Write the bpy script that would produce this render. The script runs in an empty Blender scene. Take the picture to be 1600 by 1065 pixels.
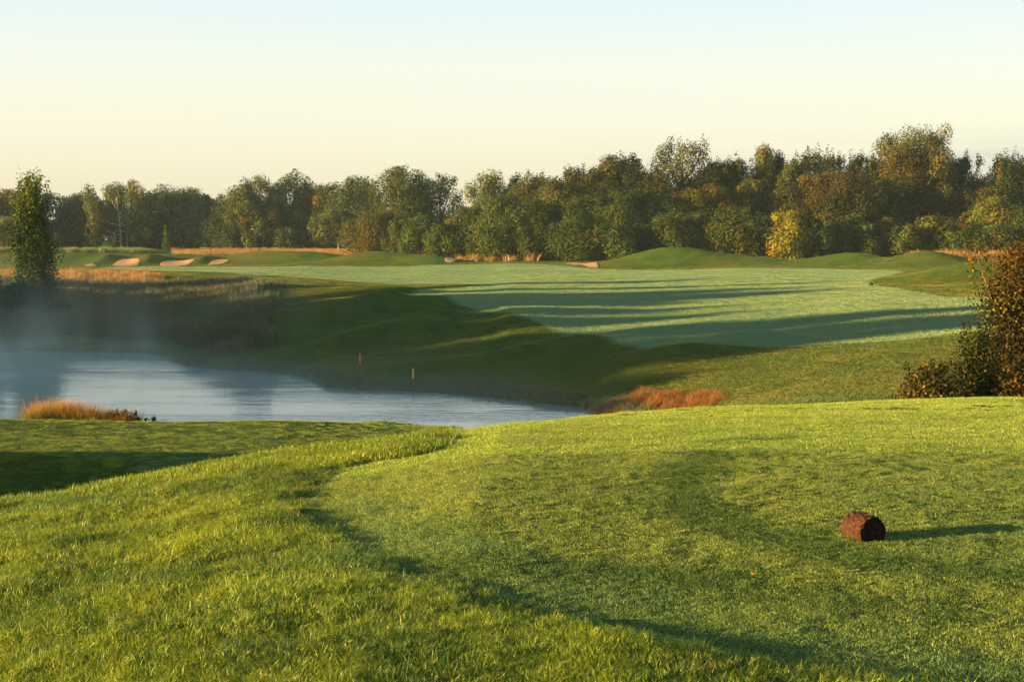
import bpy, math, random
import numpy as np
from math import radians as R

# ------------------------------------------------------------------ camera, sky, sun, exposure
S = bpy.context.scene
C = S.collection
CAMZ = 7.5; FPX = 2222.0; PITCH = 4.183
cam_d = bpy.data.cameras.new('camera'); cam = bpy.data.objects.new('camera', cam_d); C.objects.link(cam)
cam.location = (0, 0, CAMZ); cam.rotation_euler = (R(90 - PITCH), 0, 0)
cam_d.sensor_width = 36; cam_d.lens = 36 * FPX / 1600; cam_d.clip_start = .1; cam_d.clip_end = 6000
S.camera = cam

SUN_EL = 7.3; SUN_AZ = 15.0            # light travels towards (cos az, sin az)
sd = bpy.data.lights.new('sun', 'SUN'); sd.energy = 5.0; sd.angle = R(.5); sd.color = (1.0, .73, .28)
so = bpy.data.objects.new('sun', sd); C.objects.link(so)
ce, se = math.cos(R(SUN_EL)), math.sin(R(SUN_EL))
from mathutils import Vector
so.rotation_euler = Vector((math.cos(R(SUN_AZ)) * ce, math.sin(R(SUN_AZ)) * ce, -se)).to_track_quat('-Z', 'Y').to_euler()
so.location = (-60, -20, 40)

W = bpy.data.worlds.new('World'); S.world = W; W.use_nodes = True
wn = W.node_tree; bg = wn.nodes['Background']
sky = wn.nodes.new('ShaderNodeTexSky'); sky.sky_type = 'NISHITA'; sky.sun_disc = False
sky.sun_elevation = R(SUN_EL); sky.sun_rotation = R(250); sky.air_density = 1.0; sky.dust_density = 1.6; sky.ozone_density = 1.5
# a pale morning horizon veil: the sky's own colour by elevation, mixed over the physical sky
tc = wn.nodes.new('ShaderNodeTexCoord'); sx = wn.nodes.new('ShaderNodeSeparateXYZ')
wn.links.new(tc.outputs['Generated'], sx.inputs[0])
ramp = wn.nodes.new('ShaderNodeValToRGB'); cr = ramp.color_ramp
SK = [(0.0, (.82, .72, .50)), (.035, (.88, .80, .57)), (.075, (.93, .89, .69)), (.12, (.90, .92, .80)), (.165, (.76, .88, .91)), (.27, (.58, .78, .86)), (.5, (.27, .56, .80)), (1.0, (.13, .34, .58))]
SKM = .268
for i, (p, c) in enumerate(SK):
    e = cr.elements[i] if i < 2 else cr.elements.new(p)
    e.position = p; e.color = (c[0] * SKM, c[1] * SKM, c[2] * SKM, 1)
wn.links.new(sx.outputs[2], ramp.inputs[0])
# thin cloud streaks low on the right
mp = wn.nodes.new('ShaderNodeMapping'); mp.inputs['Scale'].default_value = (2.0, 2.0, 60)
nz = wn.nodes.new('ShaderNodeTexNoise'); nz.inputs['Scale'].default_value = 1.6; nz.inputs['Detail'].default_value = 5
wn.links.new(tc.outputs['Generated'], mp.inputs[0]); wn.links.new(mp.outputs[0], nz.inputs['Vector'])
def wmath(op, a, b=None, clamp=False):
    m = wn.nodes.new('ShaderNodeMath'); m.operation = op; m.use_clamp = clamp
    for k, v in enumerate((a, b)):
        if v is None: continue
        if isinstance(v, (int, float)): m.inputs[k].default_value = v
        else: wn.links.new(v, m.inputs[k])
    return m.outputs[0]
band = wmath('SUBTRACT', 1.0, wmath('ABSOLUTE', wmath('MULTIPLY', wmath('SUBTRACT', sx.outputs[2], .052), 45.0)), True)
right = wmath('MULTIPLY', wmath('SUBTRACT', sx.outputs[0], .02), 3.4, True)
st = wmath('MULTIPLY', wmath('MULTIPLY', band, right), wmath('MULTIPLY', wmath('SUBTRACT', nz.outputs[0], .35), 3.4, True), True)
mixc = wn.nodes.new('ShaderNodeMix'); mixc.data_type = 'RGBA'
wn.links.new(st, mixc.inputs[0]); wn.links.new(ramp.outputs[0], mixc.inputs[6])
mixc.inputs[7].default_value = (.60 * SKM, .64 * SKM, .60 * SKM, 1)
sm = wn.nodes.new('ShaderNodeMix'); sm.data_type = 'RGBA'; sm.blend_type = 'MULTIPLY'; sm.inputs[0].default_value = 1
sm.inputs[7].default_value = (.09, .09, .09, 1)
wn.links.new(sky.outputs[0], sm.inputs[6])
fin = wn.nodes.new('ShaderNodeMix'); fin.data_type = 'RGBA'; fin.inputs[0].default_value = .88
wn.links.new(sm.outputs[2], fin.inputs[6]); wn.links.new(mixc.outputs[2], fin.inputs[7])
wn.links.new(fin.outputs[2], bg.inputs[0]); bg.inputs[1].default_value = 1.0

S.view_settings.view_transform = 'Standard'; S.view_settings.look = 'None'
S.view_settings.exposure = 2.0; S.view_settings.gamma = 1
S.cycles.max_bounces = 6; S.cycles.transparent_max_bounces = 8; S.cycles.volume_bounces = 2
S.cycles.volume_step_rate = 1.5; S.cycles.volume_max_steps = 128
S.cycles.use_denoising = True

rs = np.random.RandomState(11)

# ------------------------------------------------------------------ helpers
def tag(o, label=None, cat=None, group=None, kind=None):
    if label: o['label'] = label
    if cat: o['category'] = cat
    if group: o['group'] = group
    if kind: o['kind'] = kind
    return o

def link_mesh(name, verts, faces, mat=None, parent=None, smooth=False, loc=None):
    me = bpy.data.meshes.new(name)
    verts = np.asarray(verts, dtype=np.float32); faces = np.asarray(faces, dtype=np.int32)
    k = faces.shape[1]
    me.vertices.add(len(verts)); me.vertices.foreach_set('co', verts.ravel())
    me.loops.add(faces.size); me.loops.foreach_set('vertex_index', faces.ravel())
    me.polygons.add(len(faces)); me.polygons.foreach_set('loop_start', np.arange(0, faces.size, k, dtype=np.int32))
    if smooth: me.polygons.foreach_set('use_smooth', np.ones(len(faces), dtype=bool))
    me.update(calc_edges=True); me.validate()
    if mat: me.materials.append(mat)
    o = bpy.data.objects.new(name, me); C.objects.link(o)
    if parent: o.parent = parent
    if loc is not None: o.location = loc
    return o

def add_attr(o, name, data, typ='FLOAT'):
    a = o.data.attributes.new(name, typ, 'POINT')
    data = np.asarray(data, dtype=np.float32)
    if typ == 'FLOAT': a.data.foreach_set('value', data.ravel())
    else:
        if data.shape[1] == 3: data = np.hstack([data, np.ones((len(data), 1), np.float32)])
        a.data.foreach_set('color', data.ravel())

def empty(name, loc):
    o = bpy.data.objects.new(name, None); C.objects.link(o); o.location = loc; o.empty_display_size = .5
    return o

class NT:
    """small node-tree writer"""
    def __init__(s, name):
        s.m = bpy.data.materials.new(name); s.m.use_nodes = True; s.t = s.m.node_tree; s.t.nodes.clear()
        s.out = s.t.nodes.new('ShaderNodeOutputMaterial')
    def n(s, typ, **kw):
        x = s.t.nodes.new(typ)
        for k, v in kw.items():
            if k.startswith('i_'):
                key = k[2:].replace('_', ' ')
                s.put(x.inputs[key], v)
            else: setattr(x, k, v)
        return x
    def put(s, sock, v):
        if isinstance(v, bpy.types.NodeSocket): s.t.links.new(v, sock)
        elif isinstance(v, tuple) and len(v) == 3 and sock.type == 'RGBA': sock.default_value = (*v, 1)
        else: sock.default_value = v
    def math(s, op, a, b=0.0, clamp=False):
        x = s.t.nodes.new('ShaderNodeMath'); x.operation = op; x.use_clamp = clamp
        s.put(x.inputs[0], a); s.put(x.inputs[1], b); return x.outputs[0]
    def mix(s, f, a, b, mode='MIX'):
        x = s.t.nodes.new('ShaderNodeMix'); x.data_type = 'RGBA'; x.blend_type = mode
        s.put(x.inputs[0], f); s.put(x.inputs[6], a); s.put(x.inputs[7], b); return x.outputs[2]
    def noise(s, scale, detail=3, vec=None, rough=.55):
        x = s.n('ShaderNodeTexNoise'); x.inputs['Scale'].default_value = scale
        x.inputs['Detail'].default_value = detail; x.inputs['Roughness'].default_value = rough
        if vec is not None: s.t.links.new(vec, x.inputs['Vector'])
        return x.outputs[0]
    def rng(s, v, a, b, c=0.0, d=1.0):
        x = s.n('ShaderNodeMapRange'); s.put(x.inputs[0], v)
        for i, q in enumerate((a, b, c, d)): x.inputs[i + 1].default_value = q
        return x.outputs[0]
    def pos(s): return s.n('ShaderNodeNewGeometry').outputs['Position']
    def mapv(s, v, scale, rot=(0, 0, 0)):
        x = s.n('ShaderNodeMapping'); x.inputs['Scale'].default_value = scale; x.inputs['Rotation'].default_value = rot
        s.t.links.new(v, x.inputs[0]); return x.outputs[0]
    def attr(s, name, out='Fac'):
        x = s.n('ShaderNodeAttribute'); x.attribute_name = name; return x.outputs[out]
    def pbsdf(s, col, rough=.8, spec=.2, normal=None):
        x = s.n('ShaderNodeBsdfPrincipled'); s.put(x.inputs['Base Color'], col); s.put(x.inputs['Roughness'], rough)
        s.put(x.inputs['Specular IOR Level'], spec)
        if normal is not None: s.put(x.inputs['Normal'], normal)
        return x.outputs[0]
    def bump(s, h, strength=.5, dist=.1, normal=None):
        x = s.n('ShaderNodeBump'); s.put(x.inputs['Strength'], strength); s.put(x.inputs['Distance'], dist); s.put(x.inputs['Height'], h)
        if normal is not None: s.put(x.inputs['Normal'], normal)
        return x.outputs[0]
    def surf(s, sh): s.t.links.new(sh, s.out.inputs[0]); return s.m

# ------------------------------------------------------------------ terrain height
TH = R(PITCH)
def slope(py): return math.tan(TH + math.atan((py - 532.5) / FPX))
def P(Y, py): return (Y, CAMZ - Y * slope(py))          # height of the ground seen at this row
FAR = [(235, 4.5), (300, 5.0), (420, 5.0), (900, 4.0), (2500, 2.0)]
NEAR = [(-12, 5.7), (0, 5.85)]
cols = {
 -2600: NEAR + [(5, 5.5), (16, 5.0), (22, 4.0), (30, 3.5), (60, 3.5), (110, 3.6), (200, 3.8)] + FAR,
 -600: NEAR + [(5, 5.5), (10, 5.25), (16, 5.1), (20, 5.1), (23, 4.95), (24.5, 4.5), (26, 3.9), (30, 3.5), (33, 3.0), (37, 1.6), (41, .2), (45, -.5), (86, -.5), (93, .0), (100, 1.8), (108, 3.0), (130, 3.6), (200, 3.7)] + FAR,
 0: NEAR + [(4, 5.75), (7, 5.6), P(11.9, 800), (15, 4.35), (18, 3.75), (21, 3.2), (24, 2.95), (25.5, 3.05), P(26.6, 709), P(28.6, 685), P(31, 657.5), (32.5, 3.15), (35, 2.2), (40, .3), (44, -.5), (88, -.5), (93.6, 0), (96, .6), (100, 1.9), P(105, 466), P(118, 453), P(130, 440), P(140, 429), P(160, 421), P(200, 414), P(222, 406)] + FAR,
 200: NEAR + [(5, 5.8), (9, 5.52), P(13, 762), (15, 4.75), (18, 4.05), (21, 3.45), (23, 3.3), (24.3, 3.35), P(25.4, 718), P(28.4, 686), P(31.5, 657.5), (33, 2.9), (36, 1.5), (40, .2), (44, -.5), (87, -.5), (92.5, 0), (95, .35), (100, .95), P(112, 472), P(130, 444), P(142, 430), P(155, 425), P(190, 418), P(214, 414), P(222, 402)] + FAR,
 400: NEAR + [(5, 5.85), (9, 5.65), P(14, 724), (17, 4.5), (20, 3.8), (22.5, 3.5), (24, 3.45), (28, 3.45), P(31.5, 658), (33, 2.9), (36, 1.5), (40, .2), (44, -.5), (74, -.5), (79.4, 0), (81.5, .5), (88, 1.5), P(105, 480), P(125, 445), P(150, 428.5), P(185, 418), P(210, 414)] + FAR,
 600: NEAR + [(5, 5.9), (9, 5.75), P(15, 697), (18, 4.5), (21, 3.8), (24, 3.45), (28, 3.4), P(32, 662), (34, 2.7), (37, 1.2), (40, .2), (44, -.5), (65, -.5), (69.4, 0), P(71.2, 592), P(74, 577), P(78, 560), P(92, 500), P(104, 464), (112, 3.1), P(120, 453), P(140, 440), P(180, 420), (205, 3.7)] + FAR,
 800: NEAR + [(5, 5.91), (8, 5.9), (12, 5.72), P(16.5, 668), (20, 4.3), (25, 3.2), (32, 2.2), (38, 1.0), (44, 0), (48, -.5), (61, -.5), (65.4, 0), P(67.2, 609), P(70, 598), P(76, 560), P(86, 492), (95, 3.05), P(115, 450), P(140, 434), P(165, 420), P(185, 412.5), (208, 4.2)] + FAR,
 900: NEAR + [(5, 5.91), (8, 5.9), (12, 5.72), P(17.2, 656), (22, 4.2), (28, 3.0), (36, 1.5), (42, .4), (46, 0), (49, -.4), (58, -.4), (62.7, 0), P(64, 620), P(68, 595), P(75, 555), P(83, 512), P(92, 482), P(115, 450), P(150, 427), P(180, 416), (208, 4.2)] + FAR,
 1000: NEAR + [(5, 5.91), (8, 5.9), (12, 5.73), P(18, 646), (24, 4.2), (32, 2.5), (40, 1.2), (48, .3), (54, .1), (58.5, .12), (60, .35), P(62, 620), P(67, 580), P(75, 535), P(86, 500), P(115, 450), P(150, 426), P(180, 416), (208, 4.3)] + FAR,
 1200: NEAR + [(5, 5.92), (8, 5.91), (12, 5.75), P(19.5, 635), (26, 4.0), (34, 2.6), (42, 1.7), P(50, 638), P(54, 625), P(60, 590), P(70, 545), P(83, 500), P(112, 450), P(150, 422), (175, 4.2), (208, 4.4)] + FAR,
 1400: NEAR + [(5, 5.92), (8, 5.91), (12, 5.75), P(20, 626), (27, 4.1), (36, 2.8), (44, 2.1), P(48, 628), P(60, 565), P(68, 532), P(85, 480), P(105, 450), P(140, 425), (175, 4.3), (208, 4.5)] + FAR,
 1600: NEAR + [(5, 5.92), (8, 5.91), (12, 5.75), P(20.5, 620.5), (27, 4.1), (36, 2.8), (44, 2.2), P(50, 610), P(60, 560), P(68, 520), P(85, 478), P(105, 448), P(140, 424), (175, 4.4), (208, 4.6)] + FAR,
 2200: NEAR + [(5, 5.92), (8, 5.9), (14, 5.6), (20, 5.2), (27, 4.3), (36, 3.2), (44, 2.8), (60, 3.0), (85, 3.6), (105, 4.0), (140, 4.4), (175, 4.6), (208, 4.8)] + FAR,
}
def pchip(x, y, xq):
    x = np.asarray(x, float); y = np.asarray(y, float); h = np.diff(x); d = np.diff(y) / h
    m = np.zeros(len(x)); m[0], m[-1] = d[0], d[-1]
    for i in range(1, len(x) - 1):
        if d[i - 1] * d[i] > 0:
            w1 = 2 * h[i] + h[i - 1]; w2 = h[i] + 2 * h[i - 1]
            m[i] = (w1 + w2) / (w1 / d[i - 1] + w2 / d[i])
    i = np.clip(np.searchsorted(x, xq) - 1, 0, len(x) - 2); t = np.clip((xq - x[i]) / h[i], 0, 1)
    return (2 * t**3 - 3 * t**2 + 1) * y[i] + (t**3 - 2 * t**2 + t) * h[i] * m[i] + (-2 * t**3 + 3 * t**2) * y[i + 1] + (t**3 - t**2) * h[i] * m[i + 1]
NY = 3000; U0, U1 = math.log(13.0 - 12), math.log(2500 + 13)
ygrid = np.exp(np.linspace(U0, U1, NY)) - 13 + 0.0   # from -12
ck = sorted(cols); ckx = np.array(ck, float)
ZT = np.array([pchip(*zip(*cols[k]), ygrid) for k in ck])
def _mid(k, a, b, near):
    yy = [y for y in (46, 56, 61, 64, 66, 67.5, 69, 71, 74, 78, 82, 86, 92, 98, 104, 112, 120, 130, 140, 152, 165, 180, 195, 208)]
    za = pchip(*zip(*cols[a]), np.array(yy, float)); zb = pchip(*zip(*cols[b]), np.array(yy, float))
    cols[k] = near + [(y, (p + q) / 2) for y, p, q in zip(yy, za, zb)] + FAR
    cols[k] = [c for c in cols[k]]
_mid(710, 600, 800, NEAR + [(5, 5.91), (8, 5.87), (12, 5.66), P(15.9, 681), (19, 4.5), (22, 3.8), (25, 3.5), (28, 3.42), P(31, 669), (33, 2.7), (36, 1.4), (40, .2), (44, -.5)])
_mid(770, 710, 800, NEAR + [(5, 5.91), (8, 5.9), (12, 5.7), P(16.3, 672), (19, 4.7), (22, 4.0), (25, 3.55), P(28.5, 674), (31, 2.7), (35, 1.5), (40, .3), (45, -.4)])
ck = sorted(cols); ckx = np.array(ck, float)
ZT = np.array([pchip(*zip(*cols[k]), ygrid) for k in ck])
def px_of(x, Y): return 800 + FPX * x / np.maximum(Y, 5.0)
def wx(px, Y): return (px - 800) / FPX * Y

ridges = [  # (x,Y) to (x,Y), height, half width
 ((wx(400, 90), 90), (wx(600, 99), 99), .9, 2.0), ((wx(500, 80), 80), (wx(672, 88), 88), .95, 2.2),
 ((wx(650, 72.5), 72.5), (wx(900, 77), 77), .7, 2.0), ((wx(960, 66), 66), (wx(1180, 73), 73), .55, 2.2),
 ((wx(420, 112), 112), (wx(620, 113), 113), .6, 2.4)]
mounds = [  # x, Y, height, sx, sy
 (wx(1540, 118), 118, 1.5, 5.6, 4.2), (wx(1048, 178), 178, 2.35, 7.2, 5), (wx(1180, 176), 176, .6, 6, 5), (wx(1330, 172), 172, 1.35, 5.0, 5),
 (wx(1440, 166), 164, 1.5, 4.6, 4.0), (wx(1600, 166), 166, .9, 7, 5), (wx(590, 205), 205, 1.75, 8, 5.5), (wx(675, 199), 199, .8, 4, 5), (wx(470, 222), 222, 1.3, 7, 5), (wx(400, 226), 226, .9, 5, 5),
 (wx(234, 219), 219, .75, 1.9, 5), (wx(318, 220), 220, .55, 1.8, 5), (wx(166, 220), 220, .6, 1.9, 5), (wx(110, 228), 228, .5, 5, 5)]
def wave(x, Y):
    return (.045 * np.sin(x * .9 + 1.3 * np.sin(Y * .31)) * np.sin(Y * .7 + x * .2) + .10 * np.sin(x * .23 + Y * .11 + 1.0) * np.sin(Y * .17 - x * .09))
LEDGE = None
def height(x, Y):
    x = np.asarray(x, float); Y = np.asarray(Y, float)
    if x.ndim == 0: return height(x[None], Y[None])[0]
    px = np.clip(px_of(x, Y), ckx[0], ckx[-1]); v = np.clip((np.log(np.maximum(Y, -11.99) + 13) - U0) / (U1 - U0) * (NY - 1), 0, NY - 1.001)
    j = v.astype(int); f = v - j
    i = np.clip(np.searchsorted(ckx, px) - 1, 0, len(ckx) - 2); h = ckx[i + 1] - ckx[i]; t = (px - ckx[i]) / h
    def zz(k):
        k = np.clip(k, 0, len(ckx) - 1); return ZT[k, j] * (1 - f) + ZT[k, np.minimum(j + 1, NY - 1)] * f
    z0, z1, zm, zp = zz(i), zz(i + 1), zz(i - 1), zz(i + 2)
    hm = ckx[i] - ckx[np.maximum(i - 1, 0)]; hp = ckx[np.minimum(i + 2, len(ckx) - 1)] - ckx[i + 1]
    d = (z1 - z0) / h; dm = np.where(hm > 0, (z0 - zm) / np.maximum(hm, 1), d); dp = np.where(hp > 0, (zp - z1) / np.maximum(hp, 1), d)
    m0 = np.where(dm * d > 0, 2 * dm * d / np.where(dm + d == 0, 1, dm + d), 0); m1 = np.where(dp * d > 0, 2 * dp * d / np.where(dp + d == 0, 1, dp + d), 0)
    z = (2 * t**3 - 3 * t**2 + 1) * z0 + (t**3 - 2 * t**2 + t) * h * m0 + (-2 * t**3 + 3 * t**2) * z1 + (t**3 - t**2) * h * m1
    for (ax, ay), (bx, by), hh, ww in ridges:
        dx, dy = bx - ax, by - ay; L2 = dx * dx + dy * dy
        s_ = np.clip(((x - ax) * dx + (Y - ay) * dy) / L2, 0, 1); q = np.hypot(x - ax - s_ * dx, Y - ay - s_ * dy)
        z = z + hh * np.exp(-(q / ww)**2) * np.clip(z / 1.0, 0, 1)
    for mx, my, hh, a, b in mounds: z = z + hh * np.exp(-((x - mx) / a)**2 - ((Y - my) / b)**2)
    z = z + wave(x, Y) * np.clip((Y - 3) / 10, .25, 1) * np.clip((z + .1) / .8, 0, 1) * np.where(Y < 34, .45, np.where(Y > 64, .6, 1))
    if LEDGE is not None:
        near_ = (Y < 17) & (Y > 2)
        if near_.any():
            dd = np.full(np.shape(z), -9.0); dd[near_] = sdf(LEDGE, x[near_], Y[near_])
            z = z + .05 * np.clip((-dd + .10) / .30, 0, 1) * np.exp(np.clip(dd, -9, 0) / 2.5) * np.clip((17 - Y) / 3, 0, 1) * (dd < 5)
    nr = (np.where(dd > 0, .4, 1.0) if LEDGE is not None and near_.any() else 1.0) * np.clip((42 - Y) / 12, 0, 1) * np.clip((22 - Y) / 5, .15, 1) * 1.25
    z = z + nr * (.016 * np.sin(x * 3.1 + 2.1 * np.sin(Y * 1.7 + .5 * x)) * np.sin(Y * 2.6 + 1.3 * np.sin(x * 1.9)) + .010 * np.sin(x * 8.7 + 2 * np.sin(Y * 5.1)) * np.sin(Y * 7.9 + 1.7 * np.sin(x * 6.3)))
    return z
def ray(px, py):
    a = (px - 800) / FPX; b = (532.5 - py) / FPX
    return np.array([a, math.cos(TH) + math.sin(TH) * b, -math.sin(TH) + math.cos(TH) * b])
HY = np.exp(np.linspace(math.log(3.0), math.log(600), 6000))
def hit(px, py, ymin=3.0):
    d = ray(px, py); yy = HY[HY >= ymin]; t = yy / d[1]; x = d[0] * t; z = CAMZ + d[2] * t
    g = np.maximum(height(x, yy), 0); k = np.nonzero(g >= z)[0]
    k = k[0] if len(k) else len(yy) - 1
    return np.array([x[k], yy[k], g[k]])
def hx(px, py, ymin=3.0): h = hit(px, py, ymin); return (h[0], h[1])

def sdf(poly, x, Y):
    """signed distance, positive inside"""
    p = np.array(poly, float); d = np.full(x.shape, 1e9); inside = np.zeros(x.shape, bool)
    for k in range(len(p)):
        a, b = p[k], p[(k + 1) % len(p)]; e = b - a; wx_, wy_ = x - a[0], Y - a[1]
        t = np.clip((wx_ * e[0] + wy_ * e[1]) / max(e @ e, 1e-9), 0, 1)
        d = np.minimum(d, np.hypot(wx_ - t * e[0], wy_ - t * e[1]))
        c = ((a[1] <= Y) != (b[1] <= Y)); den = e[1] if abs(e[1]) > 1e-9 else 1e-9
        inside ^= c & (x < a[0] + (Y - a[1]) / den * e[0])
    return np.where(inside, d, -d)
def rounded(pts, it=3):
    for _ in range(it):
        q = []
        for k in range(len(pts)):
            a, b = np.array(pts[k]), np.array(pts[(k + 1) % len(pts)]); q += [a * .75 + b * .25, a * .25 + b * .75]
        pts = q
    return pts

tee_poly = rounded([hx(1420, 1062), hx(1150, 1038), hx(1000, 1003), hx(850, 962), hx(700, 925), hx(580, 880), hx(500, 832), hx(462, 790), hx(480, 755), hx(545, 728), hx(640, 714), hx(700, 702), (wx(716, 15.9), 15.9), (wx(722, 18), 18), (wx(760, 22), 22), (wx(1000, 27), 27), (wx(1400, 28), 28), (22, 26), (22, 0), (4, 1.5)], 2)
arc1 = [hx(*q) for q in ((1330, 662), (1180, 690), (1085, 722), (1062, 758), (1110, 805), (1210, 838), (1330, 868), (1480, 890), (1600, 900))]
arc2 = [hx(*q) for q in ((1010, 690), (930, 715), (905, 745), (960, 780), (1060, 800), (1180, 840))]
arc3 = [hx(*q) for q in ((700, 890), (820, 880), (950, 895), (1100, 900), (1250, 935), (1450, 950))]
low_poly = rounded([hx(-60, 700), hx(0, 708), hx(120, 712), hx(240, 724), hx(345, 736), (wx(420, 22.5), 22.5), (wx(560, 21.5), 21.5), (wx(860, 22), 22), (wx(880, 26), 26), (wx(800, 29.5), 29.5), (wx(730, 31), 31), (wx(560, 32.2), 32.2), (wx(200, 31.8), 31.8), (wx(-60, 31), 31), (wx(-300, 30), 30), (wx(-300, 26), 26)], 2)
fair_poly = rounded([hx(630, 458), hx(700, 462), hx(712, 476), hx(850, 510), hx(960, 530), hx(1050, 541), hx(1200, 541), hx(1400, 533), hx(1500, 521), hx(1620, 505), (wx(1750, 80), 80), (wx(1750, 95), 95), (wx(1640, 98), 98),
   hx(1500, 468), hx(1420, 453), hx(1345, 443), hx(1400, 428), (wx(1420, 145), 145), (wx(1290, 152), 152), (wx(1120, 158), 158), (wx(980, 160), 160), (wx(900, 172), 172), (wx(850, 188), 188), (wx(700, 188), 188), (wx(400, 196), 196), (wx(190, 202), 202), (wx(150, 180), 180), (wx(300, 158), 158), (wx(450, 146), 146), (wx(600, 136), 136), (wx(700, 132), 132), (wx(770, 126), 126), (wx(700, 116), 116)], 2)
native_poly = [(wx(-700, 97), 97), (wx(100, 97.5), 97.5), (wx(260, 95), 95), (wx(330, 86), 86), (wx(395, 84), 84), (wx(420, 92), 92), (wx(400, 104), 104), (wx(420, 116), 116), (wx(320, 128), 128), (wx(240, 138), 138), (wx(60, 150), 150), (wx(-700, 150), 150)]
gold_poly = [(wx(-700, 232), 232), (wx(120, 240), 240), (wx(330, 236), 236), (wx(430, 240), 240), (wx(530, 226), 226), (wx(560, 224), 224), (wx(720, 212), 212), (wx(840, 206), 206), (wx(840, 330), 330), (wx(-700, 330), 330)]
mud_poly = [(wx(925, 60.5), 60.5), (wx(960, 62.0), 62.0), (wx(1010, 62.6), 62.6), (wx(1060, 60.5), 60.5), (wx(1100, 59.2), 59.2), (wx(1140, 57.2), 57.2), (wx(1090, 55), 55), (wx(960, 55.5), 55.5)]

LEDGE = tee_poly
# ------------------------------------------------------------------ ground material (one material, several sheets of one terrain)
def ground_material():
    n = NT('turf'); p = n.pos()
    d_t, d_l, d_f, d_n, d_g, d_m, zz, shore = [n.attr(k) for k in ('d_tee', 'd_low', 'd_fair', 'd_native', 'd_gold', 'd_mud', 'd_z', 'd_shore')]
    big = n.noise(.09, 4, p); mid = n.noise(.6, 5, p); fine = n.noise(9, 4, p); grain = n.noise(70, 2, p)
    stretch = n.noise(1.0, 5, n.mapv(p, (.12, .8, 1), (0, 0, R(-18))))
    rough_c = n.mix(n.rng(mid, .35, .65), (.055, .105, .012), (.105, .165, .018))
    rough_c = n.mix(n.rng(big, .45, .7), rough_c, (.17, .135, .016))
    rough_c = n.mix(n.rng(stretch, .5, .75, 0, .6), rough_c, (.10, .145, .05))
    fair_c = n.mix(n.rng(stretch, .3, .7), (.20, .34, .17), (.26, .37, .15))
    fair_c = n.mix(n.rng(fine, .3, .7, 0, .35), fair_c, (.19, .28, .10))
    tee_c = n.mix(n.rng(fine, .3, .7), (.05, .10, .018), (.11, .15, .03))
    nat_c = n.mix(n.rng(mid, .4, .65), (.05, .055, .022), (.085, .055, .03))
    gold_c = n.mix(n.rng(mid, .4, .65), (.17, .11, .03), (.10, .12, .02))
    mud_c = n.mix(n.rng(fine, .35, .65), (.16, .065, .015), (.15, .13, .03))
    wob = n.math('MULTIPLY', n.math('SUBTRACT', n.noise(1.1, 4, p), .5), 1.0)
    edge = lambda d, w, soft: n.rng(n.math('ADD', d, n.math('MULTIPLY', wob, w)), -soft, soft)
    c = n.mix(edge(d_n, 6.0, 1.2), rough_c, nat_c)
    c = n.mix(edge(d_g, 4.0, 2.0), c, gold_c)
    c = n.mix(edge(d_f, .9, .35), c, fair_c)
    c = n.mix(edge(d_t, .12, .05), c, tee_c)
    c = n.mix(edge(d_l, .25, .10), c, n.mix(.5, tee_c, (.12, .17, .05)))
    c = n.mix(edge(d_m, 1.6, .25), c, mud_c)
    bank = n.rng(n.math('ADD', shore, n.math('MULTIPLY', n.math('SUBTRACT', n.noise(.9, 5, p), .5), .5)), .05, .18, 1, 0)
    c = n.mix(n.math('MULTIPLY', bank, n.rng(n.attr('d_y'), 50, 56)), c, n.mix(n.rng(fine, .4, .6), (.05, .032, .02), (.10, .065, .04)))
    h = n.math('ADD', n.math('MULTIPLY', fine, .5), n.math('ADD', n.math('MULTIPLY', grain, .14), n.math('MULTIPLY', mid, .8)))
    b = n.bump(h, 1.0, .6)
    df = n.n('ShaderNodeBsdfDiffuse'); n.put(df.inputs[0], c); n.put(df.inputs[2], b); df.inputs[1].default_value = .5
    sh = n.n('ShaderNodeBsdfSheen'); n.put(sh.inputs[0], n.mix(.5, c, (.25, .3, .2))); sh.inputs['Roughness'].default_value = .5; n.put(sh.inputs['Normal'], b)
    ad = n.n('ShaderNodeMixShader'); ad.inputs[0].default_value = .25
    n.t.links.new(df.outputs[0], ad.inputs[1]); n.t.links.new(sh.outputs[0], ad.inputs[2])
    return n.surf(ad.outputs[0])

D0 = 14.0
su = np.concatenate([-np.geomspace(1.5, .42, 60)[:-1], np.linspace(-.42, .42, 560), np.geomspace(.42, 1.5, 60)[1:]])
vy = np.concatenate([np.linspace(-12, 3.5, 12)[:-1], np.geomspace(3.5 + 6, 330 + 6, 900) - 6, (np.geomspace(330, 2500, 40))[1:]])
GX = np.outer(vy + D0, su); GY = np.repeat(vy[:, None], len(su), 1)
GZ = height(GX, GY)
# analytic normals for seamless sheets
e = .05
nx = -(height(GX + e, GY) - height(GX - e, GY)) / (2 * e); ny = -(height(GX, GY + e) - height(GX, GY - e)) / (2 * e)
NN = np.stack([nx, ny, np.ones_like(nx)], -1); NN /= np.linalg.norm(NN, axis=-1, keepdims=True)
xs, ys = GX.ravel(), GY.ravel()
def near_sdf(poly):
    return np.clip(sdf(poly, xs, ys), -20, 20)
sd_t, sd_l, sd_f, sd_n, sd_g, sd_m = [near_sdf(q) for q in (tee_poly, low_poly, fair_poly, native_poly, gold_poly, mud_poly)]
idx = np.arange(GX.size).reshape(GX.shape)
quads = np.stack([idx[:-1, :-1], idx[:-1, 1:], idx[1:, 1:], idx[1:, :-1]], -1).reshape(-1, 4)
VV = np.stack([xs, ys, GZ.ravel()], 1); VN = NN.reshape(-1, 3)
turf = ground_material()
reg = np.zeros(len(quads), int)
qm = lambda s: s[quads].mean(1) > 0
reg[qm(sd_f)] = 1; reg[qm(sd_t)] = 2; reg[qm(sd_l)] = 3
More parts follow.
